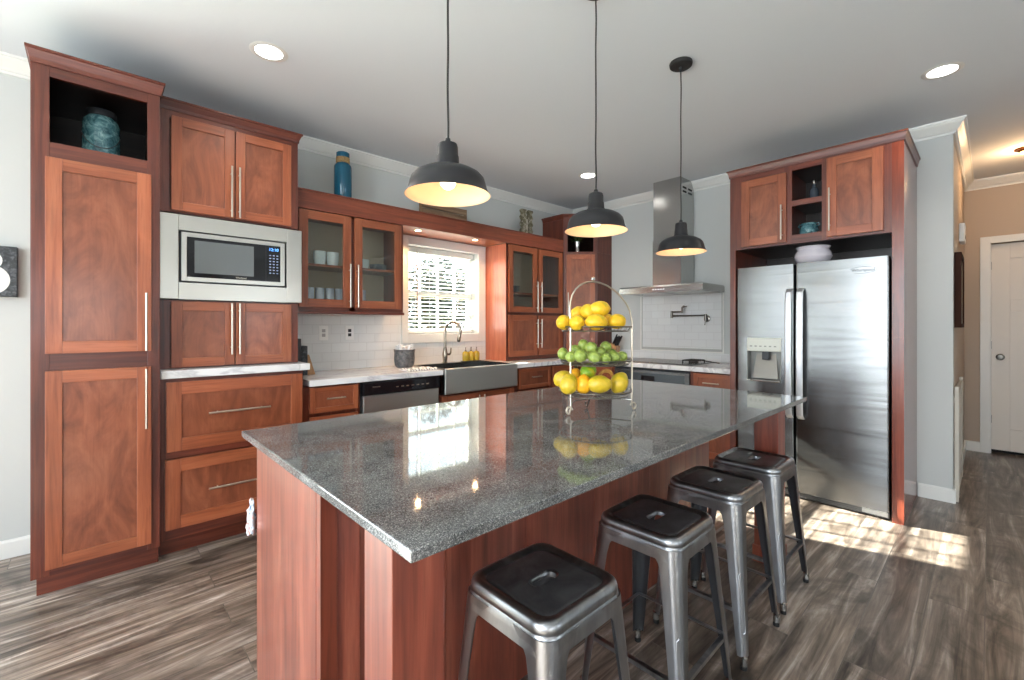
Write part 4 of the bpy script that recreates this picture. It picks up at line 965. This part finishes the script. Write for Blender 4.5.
for i, (x, y, r) in enumerate(((-3.105, -2.915, .01), (-2.590, -2.908, -.01), (-2.120, -2.905, .0))):
    copy_thing(st0, (x, y, 0), SL[i+1], rotz=r)

# ------------------------------------------------------------------ three tier fruit stand
fwv = Vector((math.sin(YAW), math.cos(YAW), 0)); rtv = Vector((math.cos(YAW), -math.sin(YAW), 0)); CAM0 = Vector((-4.549, -3.716, 0))
def cz(X, Z, z): p = CAM0+rtv*X+fwv*Z; return Vector((p.x, p.y, z))
BC = cz(.357, 1.925, 0); BT = .916
fs = thing('fruit_stand', 'silver wire three-tier fruit stand with arched handle on the granite', 'fruit stand', (BC.x, BC.y, BT))
bx = (cz(.524, 1.955, 0)-cz(.242, 1.845, 0)); HWD = bx.length/2; bx.normalize(); by = Vector((-bx.y, bx.x, 0)); AC = (cz(.524, 1.955, 0)+cz(.242, 1.845, 0))/2
def ap(s, z, q=0): return Vector((AC.x+bx.x*s+by.x*q, AC.y+bx.y*s+by.y*q, z))
pts = []
for sg in (-1,):
    sp = []
    for k in range(12):
        a = -PI/2+k/11*PI*1.6; r = .013*(1-.35*k/11); sp.append((-HWD-.006-r*math.cos(a)*1, BT+.0165+r*math.sin(a)))
left = [ap(-HWD-.006-.014*math.sin(a), BT+.0185-.0145*math.cos(a)) for a in [PI*1.45-k*PI*1.45/11 for k in range(12)]]
pts = left + [ap(-HWD+.001, BT+.03), ap(-HWD, BT+.08)] + [ap(-HWD, z) for z in (1.10, 1.20, 1.30)]
for k in range(1, 14):
    a = PI-k/14*PI; pts.append(ap(math.cos(a)*HWD-.045*math.sin(a)**1.2, 1.315+math.sin(a)*.155))
pts += [ap(HWD, z) for z in (1.30, 1.20, 1.10)] + [ap(HWD, BT+.08), ap(HWD-.001, BT+.03)] + [ap(HWD+.006+.014*math.sin(a), BT+.0185-.0145*math.cos(a)) for a in [k*PI*1.45/11 for k in range(12)]]
m = MB().tube(pts, .0038, 8)
m.build('arched_handle', M['nickel'], fs, smooth=True)
FC_ = ap(-.045, 0); b = MB().lathe([(.0005, 1.490)]+[(.009*math.sin(PI*k/8), 1.481+.009*math.cos(PI*k/8)) for k in range(1, 8)]+[(.0005, 1.472)], (FC_.x, FC_.y, 0), 14); b.build('finial', M['chrome'], fs, smooth=True)
RB = .153
q = MB(); q.tube([ap(-HWD, BT+.045), ap(-HWD*.6, BT+.045, .07), ap(0, BT+.045, .10), ap(HWD*.6, BT+.045, .07), ap(HWD, BT+.045)], .003, 8)
q.tube([ap(0, BT+.045, .10), ap(0, BT+.02, .115), ap(0, BT+.0045, .125), ap(0, BT+.012, .138), ap(0, BT+.025, .135)], .0035, 8)
q.build('base_ring', M['chrome'], fs, smooth=True)
TZ = (.992, 1.122, 1.262)
for z in TZ:
    m = MB()
    for r, zz, rr in ((RB, z+.018, .0032), (RB-.012, z, .0025), (RB*.62, z-.001, .0016), (RB*.32, z-.001, .0016)):
        m.tube([(BC.x+r*math.cos(2*PI*i/40), BC.y+r*math.sin(2*PI*i/40), zz) for i in range(40)], rr, 6, closed=True)
    for i in range(24):
        a = 2*PI*i/24; m.tube([(BC.x+RB*math.cos(a), BC.y+RB*math.sin(a), z+.018), (BC.x+(RB-.012)*math.cos(a), BC.y+(RB-.012)*math.sin(a), z), (BC.x+.012*math.cos(a), BC.y+.012*math.sin(a), z-.001)], .0013, 5)
    for s in (-1, 1):
        e = ap(s*HWD, z+.016); d = (Vector((BC.x, BC.y, z+.018))-e); d.z = 0; l = d.length; d.normalize()
        m.bar(e, e+d*max(.004, l-RB), .0025, 6)
    m.build('wire_basket', M['iron'], fs, smooth=True)
def fruit(name, label, cat, group, m, c, r, asp, seed, tip=.12, tilt=(0, 0, 0), bulge=0):
    bm = bmesh.new(); bmesh.ops.create_uvsphere(bm, u_segments=28, v_segments=18, radius=1)
    for v in bm.verts:
        p = v.co.copy(); a = abs(p.z); k = 1+ (.0 if a < .9 else 0)
        s = math.sqrt(max(0, 1-p.z*p.z)); zz = p.z
        v.co = Vector((p.x*(1+bulge*p.z), p.y*(1+bulge*p.z), p.z*asp + math.copysign(tip*max(0, (a-.86)/.14)**1.6, p.z)))
        n_ = noise.noise(p*2.2+Vector((seed, seed*.7, 0)))*.05+noise.noise(p*14+Vector((seed,0,0)))*.006
        v.co *= r*(1+n_)
    R = Matrix.Rotation(tilt[2], 4, 'Z') @ Matrix.Rotation(tilt[1], 4, 'Y') @ Matrix.Rotation(tilt[0], 4, 'X')
    bmesh.ops.transform(bm, matrix=R, verts=bm.verts[:])
    me = bpy.data.meshes.new(name); bm.to_mesh(me); bm.free()
    for f in me.polygons: f.use_smooth = True
    me.materials.append(m); o = bpy.data.objects.new(name, me); COL.objects.link(o); o.location = c; return tag(o, label, cat, group)
def pxp(u, v, Z): return cz((u-512)/FPX*Z, Z, 1.285-(v-CYP)*Z/FPX)
cr = lambda x, y: (540+x/6.18, 290+y/6.18)
G1 = 'lemons in the top basket'
Zc = 1.925
for i, (x, y, dz, r, asp, tl, lb) in enumerate((
    (147, 200, -.045, .031, 1.22, (0,1.4,.3), 'yellow lemon at the far left of the top basket'),
    (228, 202, -.105, .032, 1.25, (0,1.5,.8), 'green-tinged lemon second from the left in the top basket'),
    (348, 198, -.115, .0335, 1.35, (0,1.6,-.55), 'large long lemon at the front middle of the top basket'),
    (475, 195, -.060, .032, 1.28, (0,1.5,-.2), 'lemon at the far right of the top basket'),
    (236, 145, -.005, .030, 1.2, (.4,1.2,.2), 'orange-yellow lemon heaped at the left of the upper layer'),
    (296, 135, -.050, .032, 1.2, (.2,1.2,.9), 'lemon with green patches in the middle of the upper layer'),
    (368, 118, -.060, .034, 1.3, (.1,1.5,-.4), 'topmost lemon with green freckles, at the crest of the heap'),
    (415, 190, .02, .030, 1.2, (.1,1.5,.4), 'lemon at the back between the middle and right ones, top basket'))):
    u, v = cr(x, y); fruit('lemon', lb, 'lemon', G1, M['lemon'], pxp(u, v, Zc+dz), r, asp, i*3.1, tilt=tl)
G2 = 'limes in the middle basket'
for i, (x, y, dz, r, lb) in enumerate((
    (142, 395, -.02, .0235, 'lime at the far left end of the middle basket'), (192, 412, -.11, .0225, 'small lime just right of the left post, middle basket'), (250, 407, -.125, .0265, 'large front lime left of centre, middle basket'),
    (335, 415, -.135, .0245, 'pale front lime at the centre of the middle basket'), (404, 424, -.120, .0230, 'front lime right of centre, middle basket'), (458, 415, -.085, .0245, 'yellowish lime near the right front, middle basket'),
    (505, 412, -.035, .0230, 'lime at the far right end of the middle basket'), (218, 372, -.045, .0225, 'second-row lime behind the left post, middle basket'), (372, 385, -.06, .0225, 'second-row lime right of centre, middle basket'),
    (270, 343, -.035, .0235, 'dark lime on top at the left of the middle heap'), (316, 357, -.075, .0245, 'dark green lime in front of the other top limes'), (406, 351, -.035, .0235, 'single dark lime on top at the right of the middle heap'),
    (300, 392, .05, .024, 'lime at the back of the middle basket under the heap'), (440, 395, .03, .024, 'lime at the back right of the middle basket'))):
    u, v = cr(x, y); fruit('lime', lb, 'lime', G2, M['lime'], pxp(u, v, Zc+dz), r, 1.1, i*2.3+40, tip=.06, tilt=(i*.7, i*1.1, i))
for i, (nm, cat, mm, x, y, dz, r, asp, tl, lb) in enumerate((
    ('mango', 'mango', 'mango', 140, 548, .0, .035, 1.15, (.5,.9,0), 'yellow mango at the far left back of the bottom basket'),
    ('mango', 'mango', 'mango', 178, 580, -.095, .0365, 1.2, (0,.5,.2), 'yellow-green mango at the left front of the bottom basket'),
    ('mango', 'mango', 'orange', 215, 535, .03, .033, 1.1, (0,.4,0), 'golden mango at the back left of the bottom basket'),
    ('orange', 'orange', 'orange', 268, 582, -.085, .0335, 1.18, (0,.15,0), 'orange-coloured upright fruit in the bottom basket'),
    ('mango', 'mango', 'greenmango', 300, 503, -.025, .033, 1.25, (0,1.3,.2), 'half green mango resting on top of the bottom heap'),
    ('mango', 'mango', 'mango', 370, 582, -.105, .0365, 1.36, (0,1.57,-.65), 'long greenish-yellow mango lying front centre, bottom basket'),
    ('mango', 'mango', 'mango', 490, 572, -.045, .0375, 1.22, (0,.5,-.4), 'round yellow mango at the right end of the bottom basket'))):
    u, v = cr(x, y); fruit(nm, lb, cat, 'fruit in the bottom basket', M[mm], pxp(u, v, Zc+dz), r, asp, i*5.3+90, tip=.05, tilt=tl, bulge=-.08)
P = []
for k in range(13):
    a = PI*.98-k/12*PI*1.0; P.append(pxp(*cr(408+40*math.cos(a), 540+42*math.sin(a)*-1), Zc+.035-.02*k/12))
m = MB().tube(P, [.003]+[.0065+.002*math.sin(PI*k/12) for k in range(1, 12)]+[.004], 10); o = m.build('banana', M['banana'], loc=P[6], smooth=True); tag(o, 'small curved brown-tinged banana at the back of the bottom basket', 'banana')

# ------------------------------------------------------------------ jars, bottles and small things
def lathe_thing(name, label, cat, x, y, prof, m, group=None, n=36, smooth=40):
    o = MB().lathe(prof, (x, y, 0), n).build(name, m, loc=(x, y, prof[0][1]), smooth=smooth); return tag(o, label, cat, group)
# teal jar in pantry nook
z = 2.146
t = thing('lidded_jar', 'teal mottled jar with dark lid and wire handle in the pantry nook', 'jar', (-4.517, -.42, z))
MB().lathe([(.001, z), (.070, z), (.076, z+.006), (.078, z+.03), (.078, z+.215), (.074, z+.240), (.062, z+.258), (.056, z+.265)], (-4.517, -.42, 0), 44).build('body', M['teal'], t, smooth=True)
MB().lathe([(.057, z+.261), (.064, z+.265), (.065, z+.29), (.060, z+.298), (.02, z+.303), (.001, z+.303)], (-4.517, -.42, 0), 40).build('lid', M['dark'], t, smooth=35)
m = MB().tube([(-4.517+.079*math.sin(a), -.42-.079*math.cos(a)-.002, z+.20-.12*math.cos(a*.95)) for a in [-1.35+2.7*k/16 for k in range(17)]], .0022, 6); m.build('wire_handle', M['dark'], t, smooth=True)
z = 2.257
t = thing('glass_bottle', 'tall blue glass bottle with a rope collar on the header left of the window', 'bottle', (-3.100, -.2, z))
MB().lathe([(.001, z), (.062, z), (.067, z+.006), (.067, z+.285), (.062, z+.300), (.046, z+.312), (.044, z+.365), (.050, z+.368), (.050, z+.395), (.044, z+.400), (.040, z+.395), (.040, z+.30), (.055, z+.28), (.055, z+.01), (.001, z+.008)], (-3.100, -.2, 0), 40).build('body', M['blueglass'], t, smooth=40)
m = MB()
for k in range(6): m.tube([(-3.100+.0485*math.cos(2*PI*i/28), -.2+.0485*math.sin(2*PI*i/28), z+.318+k*.0075) for i in range(28)], .004, 6, closed=True)
m.build('rope_collar', M['rope'], t, smooth=True)
t = thing('wooden_crate', 'weathered wooden crate sign on the header behind the left pendant', 'crate', (-2.08, -.12, z))
m = MB()
for k in range(3): m.box(-2.33, -1.82, -.135, -.12, z+.004+k*.062, z+.06+k*.062, .002)
m.build('slats', M['crate'], t)
MB().box(-2.345, -2.32, -.12, -.10, z+.001, z+.19).box(-1.83, -1.805, -.12, -.10, z+.001, z+.19).build('upright', M['crate'], t)
t = thing('carved_panel', 'pair of carved mossy wood uprights on the header left of the corner cabinet', 'decoration', (-.97, -.14, z))
for x in (-1.03, -.93):
    m = MB(); rings = []
    for k in range(25):
        zz = z+.001+k*.33/24; w = .028+.010*math.sin(k*1.15); rings.append([(x-w, -.16, zz), (x+w, -.16, zz), (x+w, -.115, zz), (x-w, -.115, zz)])
    m.loft(rings); m.build('upright', M['corbel'], t)
MB().box(-1.0, -.96, -.145, -.13, z+.02, z+.23).build('centre_strip', mat('pale_board', srgb(190,184,170), .8), t)
# corner nook vase with plant
cx, cy = -.42, -.42; z = 2.132
t = thing('potted_plant', 'silver vase with dark foliage in the corner cabinet nook', 'plant', (cx, cy, z))
MB().lathe([(.001, z), (.036, z), (.032, z+.02), (.026, z+.06), (.032, z+.10), (.038, z+.13), (.034, z+.13), (.028, z+.10), (.001, z+.095)], (cx, cy, 0), 30).build('vase', M['chrome'], t, smooth=True)
m = MB(); rd = random.Random(4)
for k in range(60):
    a = rd.uniform(0, 6.28); r = rd.uniform(.01, .09); c_ = Vector((cx+r*math.cos(a), cy+r*math.sin(a), z+.12+rd.uniform(.01, .12))); u = Vector((math.cos(a), math.sin(a), rd.uniform(-.3, 1))).normalized(); v = u.cross(Vector((0,0,1))).normalized()
    if v.length < .1: continue
    m.add([c_-u*.028, c_+v*.009, c_+u*.028, c_-v*.009], [(0,1,2,3)])
    if k < 12: m.bar((cx, cy, z+.10), c_, .0012, 4)
m.build('foliage', M['plant'], t)
# knife block beside corner cabinet on hood wall counter
def knife_block(loc, label, rot, hs=(.12, .10, .11, .09, .1), bm_='block'):
    t = thing('knife_block', label, 'knife block', loc, rotz=rot, local=True)
    b = MB(); P2 = [(-.05, 0), (.06, 0), (.075, .05), (-.005, .17), (-.075, .125)]
    b.add([(x, -.045, zz) for x, zz in P2]+[(x, .045, zz) for x, zz in P2], [(0,1,2,3,4), (9,8,7,6,5)]+[(i, (i+1) % 5, 5+(i+1) % 5, 5+i) for i in range(5)])
    b.build('block', M[bm_], t); d = Vector((-.46, 0, .89)).normalized()
    k = 0
    for i, y in enumerate((-.028, 0, .028)):
        for s in (.35, .75):
            p = Vector((-.075+.07*s, y, .125+.045*s)); l = hs[k % 5]; k += 1
            MB().tube([p, p+d*l*.5, p+d*l], [.008, .0095, .008], 8).build('knife_handle', M['rubber'], t, smooth=True)
    return t
knife_block((-.16, -.73, CT+.001), 'light wood knife block with black handles beside the corner cabinet', 1.6)
# utensil/knife block next to microwave tower: dark tall with wood wedge
t = thing('knife_holder', 'dark stepped knife holder with a wood wedge beside the microwave tower', 'knife holder', (-3.41, -.2, CT+.001)); z = CT+.001
MB().box(-3.475, -3.43, -.25, -.15, z, z+.27, .004).build('tall_sleeve', M['dark'], t)
MB().box(-3.429, -3.385, -.25, -.15, z, z+.215, .004).build('short_sleeve', M['slate'], t)
m = MB(); m.add([(-3.384, -.25, z), (-3.330, -.25, z), (-3.375, -.25, z+.15), (-3.384, -.25, z+.15), (-3.384, -.15, z), (-3.330, -.15, z), (-3.375, -.15, z+.15), (-3.384, -.15, z+.15)], [(0,1,2,3), (7,6,5,4), (0,4,5,1), (1,5,6,2), (2,6,7,3), (3,7,4,0)]); m.build('wedge', M['block'], t)
# crock
x, y = -2.535, -.17
t = thing('stoneware_crock', 'grey stoneware crock filled with rolled white cloths by the window', 'crock', (x, y, z))
MB().lathe([(.001, z), (.072, z), (.084, z+.02), (.090, z+.07), (.088, z+.12), (.092, z+.148), (.096, z+.155), (.088, z+.156), (.082, z+.12), (.08, z+.03), (.001, z+.02)], (x, y, 0), 40).build('body', M['greycer'], t, smooth=True)
m = MB(); rd = random.Random(3)
for k in range(9):
    a = k*.7; r = .055 if k else 0; p = Vector((x+r*math.cos(a), y+r*math.sin(a), z+.10)); m.tube([p, p+Vector((.004*math.cos(a), .004*math.sin(a), .06)), p+Vector((.012*math.cos(a), .012*math.sin(a), .082+.01*(k % 3)))], [.02, .019, .012], 10)
m.build('rolled_cloths', M['cloth'], t, smooth=True)
# dish towel on counter
m = MB(); nx, ny = 22, 10; rd = random.Random(8)
top = []; 
for j in range(ny+1):
    for i in range(nx+1):
        X = -2.72+.28*i/nx; Y = -.56+.16*j/ny + .02*i/nx; top.append((X, Y, CT+.010+.005*math.sin(i*.9+j*.4)+.004*math.sin(j*1.3)))
bot = [(a, b, CT+.0015) for a, b, c_ in top]; W_ = nx+1; fsx = []
for j in range(ny):
    for i in range(nx):
        a = j*W_+i; fsx.append((a, a+1, a+1+W_, a+W_)); q = a+len(top); fsx.append((q+W_, q+1+W_, q+1, q))
edge = [i for i in range(nx+1)] + [j*W_+nx for j in range(1, ny+1)] + [ny*W_+i for i in range(nx-1, -1, -1)] + [j*W_ for j in range(ny-1, 0, -1)]
for k in range(len(edge)):
    a, b = edge[k], edge[(k+1) % len(edge)]; fsx.append((a, a+len(top), b+len(top), b))
m.add(top+bot, fsx)
def stripe(): 
    mm = mat('striped_cloth', rough=.9); t_, p, N, L = nodes(mm); wv = N('ShaderNodeTexWave'); wv.inputs['Scale'].default_value = 12; mp = coord(mm, (1,1,1)); L(mp.outputs[0], wv.inputs[0]); r = ramp(mm, [(.80, srgb(236,236,234)), (.86, srgb(70,74,84))]); L(wv.outputs[0], r.inputs[0]); L(r.outputs[0], p.inputs['Base Color']); return mm
o = m.build('dish_towel', stripe(), loc=(-2.58, -.5, CT+.0015), smooth=True); tag(o, 'white dish towel with dark stripes folded on the counter left of the sink', 'towel')
# faucet
fc = thing('kitchen_faucet', 'tall bronze-nickel gooseneck faucet behind the farmhouse sink', 'faucet', (-2.045, -.085, CT)); fx, fy = -2.045, -.085
FM = mat('aged_nickel', srgb(150,140,128), .25, 1)
MB().lathe([(.001, CT+.0005), (.030, CT+.0005), (.030, CT+.006), (.020, CT+.014), (.024, CT+.05), (.026, CT+.09), (.020, CT+.13), (.016, CT+.15), (.013, CT+.16)], (fx, fy, 0), 28).build('base', FM, fc, smooth=True)
dirv = Vector((.42, -.9, 0)).normalized(); pts = [Vector((fx, fy, CT+.14)), Vector((fx, fy, CT+.315))]
for k in range(1, 13):
    a = PI-k/12*PI*1.12; pts.append(Vector((fx, fy, CT+.315))+dirv*(.085+.085*math.cos(a))+Vector((0,0,.085*math.sin(a))))
MB().tube(pts, .0135, 12).build('gooseneck', FM, fc, smooth=True)
e = pts[-1]; dn = (pts[-1]-pts[-2]).normalized(); MB().tube([e, e+dn*.02, e+dn*.06, e+dn*.075], [.013, .016, .018, .012], 14).build('spray_head', FM, fc, smooth=True)
MB().tube([(fx+.015, fy, CT+.085), (fx+.05, fy-.005, CT+.085), (fx+.062, fy-.006, CT+.10), (fx+.066, fy-.006, CT+.15)], [.012, .012, .008, .006], 10).build('lever', FM, fc, smooth=True)
# soap caddy: tray and three bottles
t = thing('soap_tray', 'small dark tray holding the soap bottles behind the sink', 'tray', (-1.73, -.075, CT+.001))
MB().box(-1.825, -1.605, -.108, -.037, CT+.001, CT+.009, .003).build('tray', M['dark'], t)
for i, (x, lb) in enumerate(((-1.785, 'left'), (-1.715, 'middle'), (-1.645, 'right'))):
    t = thing('soap_bottle', 'yellow soap bottle with grey pump, the %s one behind the sink' % lb, 'bottle', (x, -.072, CT+.0095), 'soap bottles behind the sink'); zb = CT+.0095
    MB().lathe([(.001, zb), (.030, zb), (.033, zb+.004), (.033, zb+.075), (.026, zb+.09), (.010, zb+.097)], (x, -.072, 0), 24).build('body', M['yellow_soap'], t, smooth=True)
    m = MB().lathe([(.0105, zb+.096), (.0105, zb+.108), (.004, zb+.110), (.004, zb+.132), (.007, zb+.134), (.001, zb+.138)], (x, -.072, 0), 14); m.bar((x, -.072, zb+.134), (x-.012, -.098, zb+.132), .0028, 6); m.build('pump', M['iron'], t, smooth=True)
# crockery in the glass cabinets
def cup(x, y, z, r, h, label, group, m='white', nm='mug', cat='mug'):
    return lathe_thing(nm, label, cat, x, y, [(.001, z), (r*.7, z), (r*.8, z+.004), (r*.98, z+h*.5), (r, z+h), (r*.93, z+h), (r*.88, z+h*.5), (r*.7, z+.01), (.001, z+.008)], M[m], group, 28)
zs = shelf_z+.001
cup(-3.265, -.16, zs, .046, .115, 'white mug at the left on the shelf of the left glass cabinet', 'white mugs'); cup(-3.165, -.16, zs, .046, .115, 'white mug at the right on the shelf behind the left glass door', 'white mugs')
cup(-2.92, -.15, zs, .060, .085, 'white bowl on the shelf behind the second glass door', 'bowls', nm='bowl', cat='bowl')
cup(-2.775, -.15, zs, .070, .055, 'dark bowl on the shelf behind the second glass door', 'bowls', 'greycer', 'bowl', 'bowl')
zb = 1.4145
for i in range(7): cup(-3.41+i*.078+(.03 if i > 4 else 0), -.13, zb, .033, .165, 'tall ribbed drinking glass on the floor of the left glass cabinet, %s from the left' % ('first', 'second', 'third', 'fourth', 'fifth', 'sixth', 'seventh', 'eighth')[i], 'drinking glasses', 'greycer' if False else 'lavender', 'drinking_glass', 'glass')
for k in range(3): lathe_thing('plate', 'white plate, %s of the stack behind the second glass door' % ('bottom', 'middle', 'top')[k], 'plate', -2.765, -.19, [(.001, zb+k*.013), (.06, zb+k*.013), (.095, zb+.012+k*.013), (.097, zb+.0145+k*.013), (.06, zb+.0045+k*.013), (.001, zb+.0045+k*.013)], M['white'], 'stacked plates', 36)
zr = 1.639
for k in range(3): lathe_thing('bowl', 'dark grey bowl, %s of the stack on the hutch shelf' % ('bottom', 'middle', 'top')[k], 'bowl', -1.22, -.16, [(.001, zr+k*.02), (.04, zr+k*.02), (.085, zr+.035+k*.02), (.088, zr+.035+k*.02), (.045, zr+.006+k*.02), (.001, zr+.006+k*.02)], M['greycer'], 'grey bowls in the hutch', 30)
cup(-.80, -.15, zr, .055, .19, 'tall white pitcher-like canister on the hutch shelf at the right', 'canisters', nm='canister', cat='canister')
for k in range(2): lathe_thing('bowl', 'dark grey bowl, %s of the pair on the hutch floor' % ('lower', 'upper')[k], 'bowl', -1.22, -.16, [(.001, 1.424+k*.02), (.045, 1.424+k*.02), (.09, 1.46+k*.02), (.093, 1.46+k*.02), (.05, 1.43+k*.02), (.001, 1.43+k*.02)], M['greycer'], 'grey bowls in the hutch', 30)
# refrigerator cabinet items
zf = 1.7435
lathe_thing('ceramic_bowl', 'round white glazed bowl with a rolled rim on top of the refrigerator', 'bowl', -.60, -2.806, [(.001, zf), (.075, zf), (.105, zf+.02), (.122, zf+.055), (.112, zf+.09), (.098, zf+.108), (.105, zf+.122), (.112, zf+.128), (.106, zf+.132), (.092, zf+.120), (.09, zf+.10), (.10, zf+.055), (.06, zf+.012), (.001, zf+.01)], M['lavender'], n=48)
t = thing('teal_pot', 'small teal pot with two lugs in the lower nook above the refrigerator', 'pot', (-.62, -2.785, 1.951)); zp = 1.951
MB().lathe([(.001, zp), (.038, zp), (.056, zp+.02), (.062, zp+.045), (.055, zp+.075), (.046, zp+.088), (.052, zp+.10), (.047, zp+.10), (.040, zp+.088), (.05, zp+.04), (.001, zp+.01)], (-.62, -2.785, 0), 36).build('body', M['teal'], t, smooth=True)
for s in (-1, 1): MB().tube([(-.62, -2.785+s*.050, zp+.07), (-.62, -2.785+s*.068, zp+.085), (-.62, -2.785+s*.062, zp+.10), (-.62, -2.785+s*.046, zp+.095)], .005, 8).build('lug', M['teal'], t, smooth=True)
t = thing('small_bottle', 'small dark glass bottle in the upper nook above the refrigerator', 'bottle', (-.62, -2.818, 2.206)); zp = 2.206
MB().lathe([(.001, zp), (.028, zp), (.030, zp+.01), (.030, zp+.085), (.024, zp+.10), (.012, zp+.112), (.012, zp+.145)], (-.62, -2.818, 0), 28).build('body', mat('smoke_glass', srgb(66,74,84), .08), t, smooth=True)
MB().lathe([(.0125, zp+.135), (.014, zp+.138), (.014, zp+.160), (.001, zp+.162)], (-.62, -2.818, 0), 20).build('stopper', M['iron'], t, smooth=35)

for o in bpy.data.objects:
    if '_off' in o: del o['_off']
